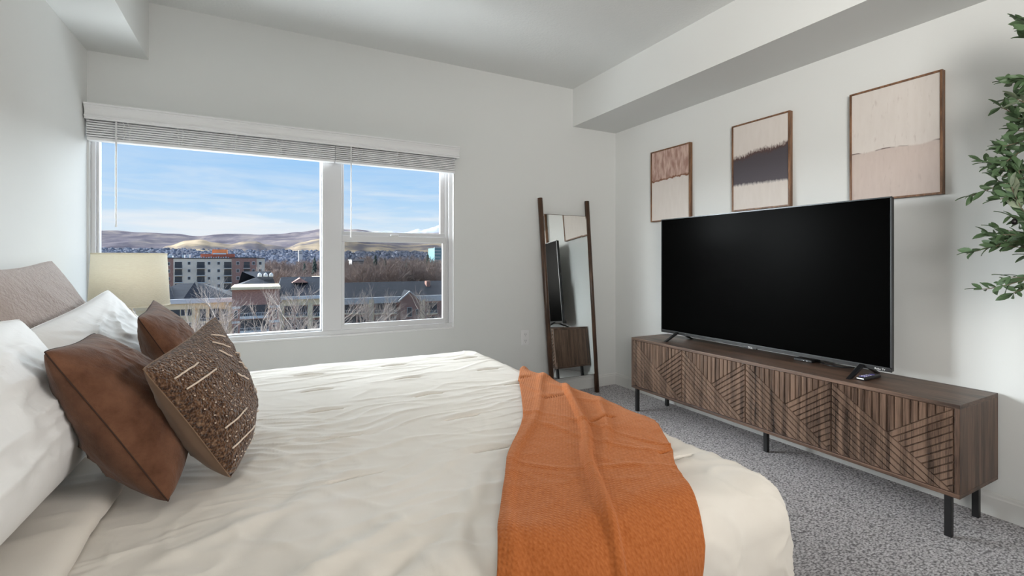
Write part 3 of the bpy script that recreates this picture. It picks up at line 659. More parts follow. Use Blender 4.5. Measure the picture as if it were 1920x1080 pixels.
# ---------------------------------------------------------------- pictures
def art_material(kind):
    m = bpy.data.materials.new('print_'+kind); m.use_nodes = True; nt = m.node_tree; l = nt.links.new
    b = nt.nodes['Principled BSDF']; b.inputs['Roughness'].default_value = .8; b.inputs['Specular IOR Level'].default_value = .15
    tc = N(nt, 'ShaderNodeTexCoord'); s = N(nt, 'ShaderNodeSeparateXYZ'); l(tc.outputs['Generated'], s.inputs[0])
    def M(op, a, b_, c_=None):
        n = N(nt, 'ShaderNodeMath', operation=op)
        for i, q in enumerate((a, b_, c_)):
            if q is None: continue
            if isinstance(q, (int, float)): n.inputs[i].default_value = q
            else: l(q, n.inputs[i])
        return n.outputs[0]
    def nz(scale, st=(1, 1, 1), det=5, off=0):
        q = N(nt, 'ShaderNodeMapping'); q.inputs['Scale'].default_value = st; q.inputs['Location'].default_value = (off, off, off); l(tc.outputs['Generated'], q.inputs[0])
        n = N(nt, 'ShaderNodeTexNoise'); n.inputs['Scale'].default_value = scale; n.inputs['Detail'].default_value = det; l(q.outputs[0], n.inputs['Vector']); return n.outputs[0]
    def mix(f, a, b_):
        n = N(nt, 'ShaderNodeMix', data_type='RGBA'); l(f, n.inputs[0])
        for i, q in ((6, a), (7, b_)):
            if isinstance(q, tuple): n.inputs[i].default_value = (*q, 1)
            else: l(q, n.inputs[i])
        return n.outputs[2]
    def step(v, w=.01): return ramp(nt, v, [(.5-w, (0, 0, 0)), (.5+w, (1, 1, 1))])
    u = M('SUBTRACT', 1.0, s.outputs[1]); v = s.outputs[2]   # u left to right as seen, v upwards
    paper = mix(nz(5, (1, 3, 1)), (.64, .585, .54), (.72, .67, .63))
    if kind == 'dusk':       # dusty rose above, cream below
        e = M('ADD', v, M('MULTIPLY', nz(9, ONE, 3), -.08)); e = M('ADD', e, M('MULTIPLY', u, -.02))
        rose = mix(step(nz(6, (1, 2.5, 1), 6, 3), .12), (.36, .22, .18), (.60, .44, .38))
        c = mix(step(M('ADD', e, -.04)), paper, rose)
        ln = M('ABSOLUTE', M('SUBTRACT', e, .538), 0); c = mix(ramp(nt, ln, [(.004, (1, 1, 1)), (.018, (0, 0, 0))]), c, (.22, .10, .06))
    elif kind == 'band':
        j = M('MULTIPLY', nz(22, (1, 2, 1), 6), .11); j2 = M('MULTIPLY', nz(4, ONE, 2, 5), .10)
        e = M('ADD', M('ADD', v, j), M('ADD', j2, M('MULTIPLY', u, -.085)))
        top = step(M('ADD', e, -.222), .02)
        e2 = M('ADD', M('ADD', v, M('MULTIPLY', nz(14, (1, 2, 1), 6, 8), .06)), M('MULTIPLY', u, .02))
        bot = step(M('ADD', e2, .175), .018)
        dark = mix(ramp(nt, M('ADD', v, -.1), [(.2, (0, 0, 0)), (.6, (1, 1, 1))]), (.11, .10, .115), (.075, .065, .072))
        rim = ramp(nt, M('ADD', e, -.222), [(.44, (0, 0, 0)), (.5, (1, 1, 1))])
        dark = mix(rim, dark, (.10, .05, .04))
        c = mix(bot, paper, mix(top, dark, paper))
    else:                    # pale above, warm beige below, thin dark contour
        e = M('ADD', v, M('MULTIPLY', nz(3.5, ONE, 2, 2), -.06))
        lowc = mix(nz(7, (1, 3, 1), 6, 1), (.54, .45, .405), (.62, .53, .485))
        c = mix(step(M('ADD', e, .09), .006), lowc, paper)
        ln = M('ABSOLUTE', M('SUBTRACT', e, .410), 0); f = ramp(nt, ln, [(.002, (1, 1, 1)), (.007, (0, 0, 0))])
        f2 = M('MULTIPLY', f, step(nz(6, ONE, 2, 9), .08)); c = mix(f2, c, (.12, .08, .07))
        f3 = M('MULTIPLY', ramp(nt, nz(11, (1, 2, .8), 6, 4), [(.60, (0, 0, 0)), (.72, (1, 1, 1))]), .35); c = mix(f3, c, (.42, .34, .31))
    l(c, b.inputs['Base Color'])
    return m
def picture(y0, y1, z0, z1, kind, label, fm):
    t = empty('wall_picture', (XR, (y0+y1)/2, z0), label, 'picture')
    x0 = XR-.034; f = .010
    for a in ((y0, z0, y1, z0+f), (y0, z1-f, y1, z1), (y0, z0+f, y0+f, z1-f), (y1-f, z0+f, y1, z1-f)):
        obj('frame_rail', MB().box(x0, a[0], a[1], XR-.001, a[2], a[3]), fm, t, bevel=.001)
    obj('print', MB().box(x0+.007, y0+f, z0+f, x0+.013, y1-f, z1-f), art_material(kind), t)
    obj('backing', MB().box(x0+.013, y0+f, z0+f, XR-.004, y1-f, z1-f), art_wood, t)
picture(2.645, 3.070, 1.520, 2.124, 'dusk', 'leftmost picture, dusty rose over cream, thin wooden frame', art_wood)
picture(1.845, 2.268, 1.538, 2.150, 'band', 'middle picture with a broad dark grey band across cream', art_wood)
picture(1.077, 1.497, 1.520, 2.139, 'line', 'rightmost picture, pale above and beige below a thin dark line', art_wood)
# ---------------------------------------------------------------- ladder mirror
mr = empty('floor_mirror', (2.43, 3.43, 0), 'tall mirror between two dark wooden poles leaning on the grey wall', 'mirror')
LT, LB = Vector((2.150, 3.545, 1.735)), Vector((2.205, 3.425, 0)); RT, RB = Vector((2.655, 3.545, 1.735)), Vector((2.676, 3.420, 0))
for a, b_ in ((LT, LB), (RT, RB)): obj('pole', MB().tube([b_, b_.lerp(a, .5), a], .0215, 20), mirror_wood, mr, smooth=False, bevel=0)
for o in mr.children: o.data.polygons.foreach_set('use_smooth', [len(p.vertices) == 4 for p in o.data.polygons])
def pq(t, k, d): q = LB.lerp(LT, t).lerp(RB.lerp(RT, t), k); return q+Vector((0, -.998, -.07))*d
def slab(t0, t1, k0, k1, d0, d1): 
    c = [pq(t0, k0, d0), pq(t0, k1, d0), pq(t1, k1, d0), pq(t1, k0, d0), pq(t0, k0, d1), pq(t0, k1, d1), pq(t1, k1, d1), pq(t1, k0, d1)]
    return MB().add(c, [(0, 1, 2, 3), (4, 7, 6, 5), (0, 4, 5, 1), (1, 5, 6, 2), (2, 6, 7, 3), (3, 7, 4, 0)])
fixn(obj('backing_board', slab(.094, .920, .035, .965, -.008, .002), mirror_wood, mr))
fixn(obj('mirror_glass', slab(.096, .918, .038, .962, .0025, .006), mirror_m, mr))
for t in (.2, .8): fixn(obj('cross_bar', slab(t, t+.02, .0, 1, -.02, -.009), mirror_wood, mr))
# ---------------------------------------------------------------- olive tree
def leaf_material():
    m = bpy.data.materials.new('olive_leaf'); m.use_nodes = True; nt = m.node_tree; l = nt.links.new
    b = nt.nodes['Principled BSDF']; b.inputs['Roughness'].default_value = .5; b.inputs['Specular IOR Level'].default_value = .4
    oi = N(nt, 'ShaderNodeObjectInfo'); tc = N(nt, 'ShaderNodeTexCoord')
    n = N(nt, 'ShaderNodeTexNoise'); n.inputs['Scale'].default_value = 30; l(tc.outputs['Object'], n.inputs['Vector'])
    a = N(nt, 'ShaderNodeMath', operation='MULTIPLY_ADD'); l(n.outputs[0], a.inputs[0]); a.inputs[1].default_value = .3; l(oi.outputs['Random'], a.inputs[2])
    l(ramp(nt, a.outputs[0], [(.1, (.06, .11, .05)), (.6, (.12, .19, .09)), (1, (.24, .28, .19))]), b.inputs['Base Color'])
    g = N(nt, 'ShaderNodeNewGeometry'); mx_ = N(nt, 'ShaderNodeMix', data_type='RGBA')
    return m
leaf_m = leaf_material()
tx, ty = 2.60, .33
ot = empty('olive_tree', (tx, ty, 0), 'artificial olive tree with narrow green leaves at the right photo edge', 'plant')
obj('pot', MB().lathe((tx, ty, 0), [(.10, 0), (.13, .02), (.155, .24), (.165, .25), (.165, .28), (.150, .28), (.148, .25)], 36), pot_m, ot, smooth=True)
obj('soil', MB().lathe((tx, ty, .25), [(.146, 0), (.1, .012), (.02, .018)], 30), soil_m, ot, smooth=True)
tr = [Vector((tx+.015*math.sin(k*1.3), ty+.015*math.cos(k*1.7), .26+k*.16)) for k in range(11)]
obj('trunk', MB().tube(tr, [.022-.0014*k for k in range(11)], 10), bark_m, ot, smooth=True)
def leaf_mesh():
    vs = []; fs = []
    prof = [(0, .0010), (.12, .005), (.35, .0100), (.6, .0098), (.82, .006), (1, .0004)]
    Ln = .052
    for u, w in prof:
        zc = .006*math.sin(u*2.4)
        vs += [(-w, u*Ln, zc+.0018), (0, u*Ln, zc), (w, u*Ln, zc+.0018)]
    for i in range(len(prof)-1):
        a = i*3; fs += [(a, a+1, a+4, a+3), (a+1, a+2, a+5, a+4)]
    k = len(vs); vs += [(x, y, z-.0007) for x, y, z in vs]; fs += [tuple(q+k for q in f[::-1]) for f in fs]
    me = bpy.data.meshes.new('leaf'); me.from_pydata(vs, [], fs); me.update(); me.materials.append(leaf_m)
    me.polygons.foreach_set('use_smooth', [True]*len(me.polygons)); return me
lme = leaf_mesh(); lv = [v.co.copy() for v in lme.vertices]; lf = [tuple(p.vertices) for p in lme.polygons]
rest = MB(); nleaf = 0
rng = random.Random(42)
from mathutils import Matrix, Euler
def put_leaf(p, d, sc, roll):
    global nleaf
    q = d.to_track_quat('Y', 'Z').to_matrix().to_4x4() @ Matrix.Rotation(roll, 4, 'Y')
    Mx = Matrix.Translation(p-Vector((tx, ty, 0))) @ q @ Matrix.Scale(sc, 4)
    tip = p+d*.06
    if tip.x > 3.0 or p.x > 3.0: return
    if p.y > .50 and nleaf < 300:
        o = bpy.data.objects.new('leaf', lme); C.objects.link(o); o.parent = ot; o.matrix_local = Mx; nleaf += 1
    else:
        off = Vector((tx, ty, 0)); rest.add([tuple(Mx @ v+off) for v in lv], lf)
def twig(p0, d, ln, lvl=0):
    pts = [p0]; dd = d.normalized()
    n = 7
    for i in range(n):
        dd = (dd+Vector((rng.uniform(-.16, .16), rng.uniform(-.16, .16), rng.uniform(-.10, .14)))).normalized()
        if pts[-1].x > 2.93: dd.x = -abs(dd.x)
        pts.append(pts[-1]+dd*ln/n)
        for s in (-1, 1):
            if i < 1 and lvl == 0: continue
            side = dd.cross(Vector((0, 0, 1))).normalized()*s
            v = (dd*rng.uniform(.3, .9)+side*rng.uniform(.3, .9)+Vector((0, 0, rng.uniform(-.8, .9)))).normalized()
            put_leaf(pts[-1], v, rng.uniform(.65, 1.15), rng.uniform(-1.6, 1.6))
        if lvl == 0 and i in (1, 2, 3, 4, 5):
            side = dd.cross(Vector((0, 0, 1))).normalized()*rng.choice((-1, 1))
            twig(pts[-1], dd*.6+side*.5+Vector((0, 0, rng.uniform(-.7, .8))), ln*.36, 1)
    put_leaf(pts[-1], dd, 1, 0)
    br.tube(pts, [.0032-.0003*i if lvl == 0 else .0016 for i in range(n+1)], 5)
    return pts[-1]
br = MB()
tips = []
for i in range(34):
    z = 1.08+.92*(i/33)
    az = i*2.399+rng.uniform(-.3, .3)
    d = Vector((math.cos(az), math.sin(az), rng.uniform(.05, .5)))
    ln = .40*(1-.35*abs((z-1.5)/.6)**2)+rng.uniform(-.04, .04)
    base_p = Vector((tx, ty, z)); tips.append(twig(base_p, d, ln))
# boughs that reach towards the console
for z, a, ln in ((1.14, 1.75, .36), (1.20, 2.2, .36), (1.28, 1.95, .40), (1.34, 1.5, .40), (1.38, 1.85, .43), (1.44, 2.0, .42), (1.50, 1.7, .42), (1.58, 1.9, .40), (1.66, 1.65, .38), (1.80, 1.9, .34), (1.10, 1.85, .40), (1.16, 2.05, .40), (1.74, 1.65, .38), (1.86, 1.9, .35), (1.96, 1.75, .34), (1.25, 1.8, .42)):
    tips.append(twig(Vector((tx, ty, z)), Vector((math.cos(a), math.sin(a), .12)), ln))
obj('branches', br, bark_m, ot)
o = obj('foliage', rest, leaf_m, ot); o['kind'] = 'stuff'
for k in range(0, len(tips), 2):
    p = tips[k]+Vector((-.012, -.01, -.02))
    if k > 30: p = tips[k]*.8+Vector((tx, ty, tips[k].z))*.2+Vector((0, 0, -.02))
    obj('olive', MB().lathe(p, [(.001, -.011), (.006, -.009), (.0085, -.002), (.0085, .004), (.005, .010), (.001, .012)], 12), olive_fruit, ot, smooth=True)
# ---------------------------------------------------------------- outside
SN, CS = math.sin(YAW), math.cos(YAW)
def at(px, py, Y):
    """point on the plane y = Y seen at pixel (px, py)"""
    u = (px-960)/FPX; v = (HY-py)/FPX; t = Y/(CS-u*SN)
    return (SN+u*CS)*t, Y, H+v*t
GZ = -17.0
beige_m = mat('beige_stucco', (.88, .75, .60), .9, spec=.1, bump=(3, .2, .02, 3, ONE), var=(.3, .10, ONE))
cream_m = mat('cream_stucco', (.92, .76, .50), .9, spec=.1, bump=(3, .2, .02, 3, ONE), var=(.3, .10, ONE))
brick_m = mat('red_brick', (.44, .25, .20), .9, spec=.1, bump=(8, .3, .02, 3, (1, 1, 4)), var=(2.5, .25, (1, 1, 3)))
slate_m = mat('slate_roof', (.028, .032, .042), .8, spec=.2, bump=(4, .4, .05, 3, (1, 4, 4)), var=(1.2, .35, (.4, 3, 3)))
orange_m = mat('orange_stucco', (.75, .30, .12), .9, spec=.1, bump=(3, .2, .02, 3, ONE), var=(.5, .1, ONE))
red_m = mat('red_stucco', (.60, .17, .10), .9, spec=.1, bump=(3, .2, .02, 3, ONE), var=(.5, .1, ONE))
ewhite_m = mat('outdoor_white', (.72, .72, .70), .7, spec=.2, bump=(5, .1, .01, 2, ONE))
edark_m = mat('dark_opening', (.05, .055, .065), .35, bump=(2, .05, .01, 2, ONE))
rail_m = mat('dark_railing', (.06, .06, .065), .6, bump=(5, .1, .01, 2, ONE))
teal_m = mat('teal_glazing', (.18, .38, .42), .25, bump=(2, .05, .01, 2, ONE))
ground_m = mat('winter_ground', (.08, .07, .06), .95, spec=.05, bump=(.2, .5, .3, 5, ONE), var=(.06, .45, ONE))
tree_m = mat('grey_bark', (.42, .355, .31), .9, spec=.1, bump=(6, .3, .02, 3, ONE), var=(.8, .25, ONE))
grove_m = mat('brown_twigs', (.27, .205, .175), .95, spec=.05, bump=(3, .3, .02, 3, ONE), var=(.05, .35, ONE))
fir_m = mat('dark_needles', (.07, .09, .075), .9, spec=.1, bump=(3, .6, .1, 4, ONE), var=(2, .3, ONE))
house_m = mat('pale_houses', (.50, .47, .45), .9, spec=.1, bump=(1, .2, .02, 3, ONE), var=(.02, .35, ONE))

def bx(px0, py0, px1, py1, Y, Y2):
    """box whose front lies on plane Y between two pixels and that goes back to Y2"""
    a = at(px0, py0, Y); b = at(px1, py1, Y)
    return MB().box(a[0], Y, a[2], b[0], Y2, b[2])
def opening(px, py, w, h, Y, parent, frame=True, m=None):
    f = obj('window', bx(px-w/2-.6, py-h/2-.6, px+w/2+.6, py+h/2+.6, Y-.10, Y+.05), m or ewhite_m, parent)
    obj('pane', bx(px-w/2, py-h/2, px+w/2, py+h/2, Y-.14, Y-.09), edark_m, f)
def balcony(px0, px1, py_slab, Y, h, parent, m=rail_m, slab=None, depth=1.4, pitch=.28, dark=True, top=None):
    """recess, floor slab and railing with its own posts"""
    b_ = obj('balcony', bx(px0-.6, py_slab, px1+.6, py_slab+1.0, Y-depth, Y), slab or ewhite_m, parent)
    if dark: obj('doorway', bx(px0+.8, top if top else py_slab-h*1.9, px1-.8, py_slab, Y-.12, Y+.1), edark_m, b_)
    a = at(px0, py_slab, Y-depth); c = at(px1, py_slab-h, Y-depth)
    mb = MB().box(a[0], Y-depth, c[2]-.06, c[0], Y-depth+.06, c[2]).box(a[0], Y-depth, a[2]+.05, c[0], Y-depth+.05, a[2]+.12)
    k = int((c[0]-a[0])/pitch)
    for i in range(k+1):
        x = a[0]+(c[0]-a[0])*i/k; mb.box(x-.025, Y-depth, a[2], x+.025, Y-depth+.05, c[2])
    obj('railing', mb, m, b_)
def hip(name, x0, x1, y0, y1, z0, z1, m, parent, over=.6, hipx=None):
    x0 -= over; x1 += over; y0 -= over; y1 += over; ym = (y0+y1)/2; hx = hipx if hipx is not None else (y1-y0)/2*.9
    mb = MB().add([(x0, y0, z0), (x1, y0, z0), (x1, y1, z0), (x0, y1, z0), (x0+hx, ym, z1), (x1-hx, ym, z1), (x0, y0, z0-.25), (x1, y0, z0-.25), (x1, y1, z0-.25), (x0, y1, z0-.25)],
                  [(0, 1, 5, 4), (1, 2, 5), (2, 3, 4, 5), (3, 0, 4), (0, 6, 7, 1), (1, 7, 8, 2), (2, 8, 9, 3), (3, 9, 6, 0), (6, 9, 8, 7)])
    return fixn(obj(name, mb, m, parent))
# ground
struct('ground', MB().add([(-9000, 20, GZ), (9000, 20, GZ), (9000, 9000, GZ), (-9000, 9000, GZ)], [(0, 1, 2, 3)]), ground_m)
struct('foothill_ground', MB().add([(-3000, 1500, GZ), (4000, 1500, GZ), (4000, 4200, GZ+102), (-3000, 4200, GZ+102)], [(0, 1, 2, 3)]), mat('foothill_scrub', (.13, .12, .135), .95, spec=.05, bump=(.05, .5, .5, 5, ONE), var=(.008, .5, ONE)))
# apartment block
Y1_ = 232
a = at(404, 700, Y1_)
apt = empty('apartment_building', (a[0], Y1_+8, GZ), 'distant flat-roofed beige and brick apartment block with balconies, beside the lamp shade', 'building')
zg = 488+(H-GZ)/ (Y1_/ (CS+.62*SN)) * FPX
for nm, p0, p1, py, m, dy in (('brick_wing', 300, 325, 484.5, brick_m, .6), ('beige_wing', 325, 435, 485, beige_m, 0), ('brick_wing', 435, 481, 484, brick_m, -.7), ('beige_wing', 481, 496.5, 485, beige_m, 0)):
    q = at(p0, py, Y1_+dy); r = at(p1, py, Y1_+dy)
    w_ = obj(nm, MB().box(q[0], Y1_+dy, GZ, r[0], Y1_+16, q[2]), m, apt)
    obj('parapet', MB().box(q[0]-.1, Y1_+dy-.25, q[2], r[0]+.1, Y1_+16.2, q[2]+.35), edark_m, w_)
for r_ in range(5):
    yy = 493.6+14*r_
    for px in (354.5, 392, 410): opening(px, yy, 4.6, 5, Y1_, apt)
    for px in (446, 475.5): opening(px, yy, 4.6, 5, Y1_-.7, apt)
    opening(488, yy, 4.6, 5, Y1_, apt)
    opening(316, yy+1, 4, 5, Y1_+.6, apt)
    for p0, p1, Y_ in ((327, 342, Y1_), (368.5, 384.5, Y1_), (419.5, 434.5, Y1_), (456.5, 469, Y1_-.7)):
        balcony(p0, p1, 502.5+13.6*r_, Y_, 5, apt, top=491+13.8*r_)
obj('roof_penthouse', bx(398, 467.5, 425.5, 484, Y1_+6, Y1_+12), orange_m, apt)
obj('roof_storey', bx(376, 476, 440, 485, Y1_+4, Y1_+5.9), red_m, apt)
obj('roof_storey', bx(399, 474.2, 424, 477, Y1_+3.6, Y1_+4), ewhite_m, apt)
for p in (341, 351): obj('roof_unit', bx(p, 477.5, p+4.6, 484, Y1_+4, Y1_+6), ewhite_m, apt)
obj('roof_unit', bx(312, 479, 322.5, 484, Y1_+4, Y1_+8), ewhite_m, apt)
for i in range(16):
    p = 358+i*4.6; obj('roof_vent', bx(p, 482.3-.6*(i % 3), p+2.2, 485, Y1_+2, Y1_+3), ewhite_m, apt)
# cream-fronted townhouse, left
def walls(name, px0, px1, Y, depth, py_top, m, parent):
    q = at(px0, py_top, Y); r = at(px1, py_top, Y)
    obj(name, MB().box(q[0], Y, GZ, r[0], Y+depth, q[2]), m, parent); return q[0], r[0], q[2]
Yt = 112
q = at(370, 600, Yt)
th1 = empty('townhouse', (q[0], Yt+6, GZ), 'cream stucco house with low dark slate roofs right beside the lamp shade', 'building')
x0, x1, zt = walls('wall', 255, 436, Yt, 13, 564.5, cream_m, th1)
hip('roof', x0, x1, Yt, Yt+13, zt, at(370, 531, Yt+6.5)[2], slate_m, th1)
q = at(345, 564, Yt-.5); r = at(372, 548, Yt-.5)
for p0, p1, pk in ((345, 380, 529), (300, 330, 538)):
    a = at(p0, 562, Yt+1); b_ = at(p1, 562, Yt+1); zt2 = at((p0+p1)/2, pk, Yt+3)[2]
    fixn(obj('gable_roof', MB().add([(a[0], Yt-.4, zt+.1), (b_[0], Yt-.4, zt+.1), ((a[0]+b_[0])/2, Yt+3, zt2), (a[0], Yt+9, zt+.1), (b_[0], Yt+9, zt+.1), ((a[0]+b_[0])/2, Yt+7, zt2)],
                  [(0, 1, 2), (0, 2, 5, 3), (1, 4, 5, 2), (3, 5, 4), (0, 3, 4, 1)]), slate_m, th1))
obj('cornice', bx(250, 564, 437, 566.2, Yt-.8, Yt), ewhite_m, th1)
obj('frieze', bx(252, 566.2, 436, 576.5, Yt-.25, Yt), cream_m, th1)
for p in (360, 386, 428): obj('pier', bx(p, 576, p+6, 690, Yt-.5, Yt), cream_m, th1)
for rr in range(3):
    for p in (339, 351): opening(p+4, 585+27*rr, 7, 13, Yt, th1)
    balcony(374, 412, 603+27*rr, Yt, 8, th1, ewhite_m, cream_m, pitch=.35, top=580+27*rr)
    balcony(414, 428, 603+27*rr, Yt, 8, th1, ewhite_m, cream_m, pitch=.35, top=580+27*rr)
    balcony(318, 338, 603+27*rr, Yt, 8, th1, ewhite_m, cream_m, pitch=.35, top=580+27*rr)
# brick tower block, middle
Yb = 104
th2 = empty('townhouse', (at(478, 600, Yb)[0], Yb+6, GZ), 'red brick house with white balcony railings and a flat cornice, middle of the left pane', 'building')
x0, x1, zt = walls('wall', 435, 524, Yb, 12, 541, brick_m, th2)
obj('cornice', bx(433, 539, 526, 541.6, Yb-.7, Yb+12), cream_m, th2)
xr0 = at(447, 536, Yb+12)[0]; xr1 = at(512, 536, Yb+12)[0]
hip('roof', xr0, xr1, Yb+12.2, Yb+26, at(470, 537, Yb+12)[2], at(470, 509, Yb+19)[2], slate_m, th2)
for p in (487, 498, 508.5):
    c_ = at(p, 514, Yb+15); obj('roof_dome', MB().lathe((c_[0], c_[1], c_[2]-.6), [(.42, 0), (.42, .3), (.36, .6), (.22, .8), (.03, .9)], 14), ewhite_m, th2, smooth=True)
for rr in range(3):
    yb = 587+27.5*rr
    obj('lintel', bx(434, yb-11.5, 450, yb-8.2, Yb-.15, Yb), ewhite_m, th2)
    obj('lintel', bx(505, yb-14, 524, yb-10.5, Yb-.15, Yb), ewhite_m, th2)
    balcony(450, 504, yb+8, Yb, 10, th2, ewhite_m, ewhite_m, pitch=.3, top=yb-14)
    opening(442, yb+3, 6, 13, Yb, th2); opening(515, yb+2, 7, 14, Yb, th2)
# long cream and brick house to its right
Yc = 108
th3 = empty('townhouse', (at(565, 600, Yc)[0], Yc+6, GZ), 'cream-banded brick house with dark slate roof seen left of the window mullion', 'building')
x0, x1, zt = walls('wall', 525, 638, Yc, 13, 557, brick_m, th3)
hip('roof', x0, x1, Yc, Yc+14, zt, at(560, 519, Yc+7)[2], slate_m, th3, hipx=1)
obj('cornice', bx(526, 556.5, 638, 558.5, Yc-.8, Yc), ewhite_m, th3)
obj('frieze', bx(528, 558.5, 636, 569.5, Yc-.2, Yc), cream_m, th3)
for p in (524, 577, 608): obj('pier', bx(p, 569, p+9, 700, Yc-.6, Yc), cream_m, th3)
for rr in range(3):
    yb = 594+26*rr
    for p0, p1 in ((534, 551), (554, 576), (587, 607), (618, 636)): balcony(p0, p1, yb, Yc, 8, th3, ewhite_m, cream_m, pitch=.35, top=yb-20)
c_ = at(563, 530, Yc+3)
fixn(obj('gable_roof', MB().add([(c_[0]-1.6, Yc+3, c_[2]), (c_[0]+1.6, Yc+3, c_[2]), (c_[0], Yc+3, c_[2]+1.0), (c_[0]-1.6, Yc+8, c_[2]), (c_[0]+1.6, Yc+8, c_[2]), (c_[0], Yc+8, c_[2]+1.0)], [(0, 1, 2), (0, 2, 5, 3), (1, 4, 5, 2), (3, 5, 4), (0, 3, 4, 1)]), brick_m, th3))
obj('roof_box', bx(588, 519, 603, 531, Yc+8, Yc+12), cream_m, th3)
# right house, behind the insect screen
Yd = 104
th4 = empty('townhouse', (at(740, 600, Yd)[0], Yd+6, GZ), 'brick house with a white-edged gable and long slate roof in the right sash', 'building')
x0, x1, zt = walls('wall', 640, 870, Yd, 13, 561, brick_m, th4)
hip('roof', x0, x1, Yd, Yd+14, zt, at(740, 528, Yd+7)[2], slate_m, th4, hipx=1)
obj('cornice', bx(640, 560, 870, 562, Yd-.8, Yd), ewhite_m, th4)
for p in (692, 788, 838): obj('pier', bx(p, 562, p+9, 700, Yd-.9, Yd), cream_m, th4)
for rr in range(2):
    yb = 588+26*rr
    for p0, p1 in ((646, 668), (671, 690), (703, 722), (726, 744), (800, 820)): balcony(p0, p1, yb, Yd, 7, th4, ewhite_m, cream_m, pitch=.35, top=yb-20)
    opening(768, yb-3, 8, 16, Yd-1.6, th4); opening(783, yb-3, 5, 9, Yd-1.6, th4)
a = at(751, 560, Yd-1.6); b_ = at(787, 560, Yd-1.6); pk = at(768, 546, Yd-1.6)
gb = MB().add([(a[0], Yd-1.6, GZ), (b_[0], Yd-1.6, GZ), (b_[0], Yd-1.6, a[2]), (pk[0], Yd-1.6, pk[2]), (a[0], Yd-1.6, a[2]), (a[0], Yd+4, GZ), (b_[0], Yd+4, GZ), (b_[0], Yd+4, a[2]), (pk[0], Yd+4, pk[2]), (a[0], Yd+4, a[2])],
              [(0, 1, 2, 3, 4), (5, 9, 8, 7, 6), (0, 5, 6, 1), (1, 6, 7, 2), (2, 7, 8, 3), (3, 8, 9, 4), (4, 9, 5, 0)])
fixn(obj('gable_wall', gb, brick_m, th4))
for (u0, v0), (u1, v1) in (((a[0]-.4, a[2]-.3), (pk[0], pk[2]+.12)), ((b_[0]+.4, b_[2]-.3), (pk[0], pk[2]+.12))):
    fixn(obj('gable_trim', MB().add([(u0, Yd-1.9, v0), (u1, Yd-1.9, v1), (u1, Yd-1.9, v1-.32), (u0, Yd-1.9, v0-.32), (u0, Yd-1.6, v0), (u1, Yd-1.6, v1), (u1, Yd-1.6, v1-.32), (u0, Yd-1.6, v0-.32)],
        [(0, 1, 2, 3), (4, 7, 6, 5), (0, 4, 5, 1), (1, 5, 6, 2), (2, 6, 7, 3), (3, 7, 4, 0)]), ewhite_m, th4))
fixn(obj('gable_roof', MB().add([(a[0]-.4, Yd-1.58, a[2]-.28), (b_[0]+.4, Yd-1.58, b_[2]-.28), (pk[0], Yd-1.58, pk[2]+.14), (a[0]-.4, Yd+5, a[2]-.28), (b_[0]+.4, Yd+5, b_[2]-.28), (pk[0], Yd+5, pk[2]+.14)],
    [(0, 2, 5, 3), (1, 4, 5, 2), (3, 5, 4), (0, 3, 4, 1)]), slate_m, th4))
obj('chimney', bx(800, 527, 807, 545, Yd+4, Yd+5.5), brick_m, th4)
# glass tower
gt = empty('glass_tower', (at(822, 500, 330)[0], 334, GZ), 'pale teal glass office tower at the right edge of the sash', 'building')
q = at(815, 455, 330); r = at(829, 455, 330)
obj('tower_wall', MB().box(q[0], 330, GZ, r[0]+6, 345, H+(488-462)/FPX*300), teal_m, gt)
for i in range(9): obj('floor_band', bx(814.5, 463+i*6, 826, 465+i*6, 329.5, 330.1), ewhite_m, gt)
# more far blocks between the groves
fb = [(560, 470, 7, 9, 900, 'pale slab tower standing far off above the groves, left pane'), (660, 488, 22, 9, 300, 'pale low block behind the grove in the right sash')]
for px, py, w, h_, Y_, lab in fb:
    c0 = at(px, py, Y_); t = empty('far_building', (at(px+w/2, py, Y_)[0], Y_+6, GZ), lab, 'building')
    c1 = at(px+w, py, Y_); o = obj('tower_wall', MB().box(c0[0], Y_, GZ, c1[0], Y_+12, c0[2]), house_m, t)
    for k in range(2): obj('window_band', bx(px+1, py+2+k*3, px+w-1, py+3.2+k*3, Y_-.2, Y_+.1), edark_m, t)
    obj('roof_slab', MB().box(c0[0]-.3, Y_-.3, c0[2], c1[0]+.3, Y_+12.3, c0[2]+.4), ewhite_m, t)
# bare trees
def tree_mesh(name, seed, m, levels=5, spread=.5, thin=1., kids=(3, 3, 4, 4, 3), sides=4):
    rg = random.Random(seed); mb = MB()
    def grow(p, d, ln, r, lv):
        n = 3 if lv < 3 else 2; pts = [p]; dd = d
        for i in range(n):
            dd = (dd+Vector((rg.gauss(0, .13), rg.gauss(0, .13), rg.gauss(.03, .08)))).normalized(); pts.append(pts[-1]+dd*ln/n)
        mb.tube(pts, [r*(1-.5*i/n) for i in range(n+1)], 5 if lv < 2 else 3, cap=False)
        if lv >= levels: return
        for k in range(kids[lv]):
            f = rg.uniform(.45, 1) if k else 1; q = pts[0].lerp(pts[-1], f) if n < 3 else pts[min(n, max(1, int(f*n+.5)))]
            az = rg.uniform(0, 2*PI); side = Vector((math.cos(az), math.sin(az), rg.uniform(-.1, .5)))
            grow(q, (dd+side*spread*rg.uniform(.7, 1.5)).normalized(), ln*rg.uniform(.58, .80), r*.52*thin, lv+1)
    grow(Vector((0, 0, 0)), Vector((0, 0, 1)), .33, .018, 0)
    zm = max(v[2] for v in mb.v); mb.v = [(x/zm, y/zm, z/zm) for x, y, z in mb.v]
    me = bpy.data.meshes.new(name); me.from_pydata(mb.v, [], mb.f); me.update(); me.materials.append(m); return me
near = [tree_mesh('bare_tree', 100+i, tree_m, 5, .55, 1.0) for i in range(4)]
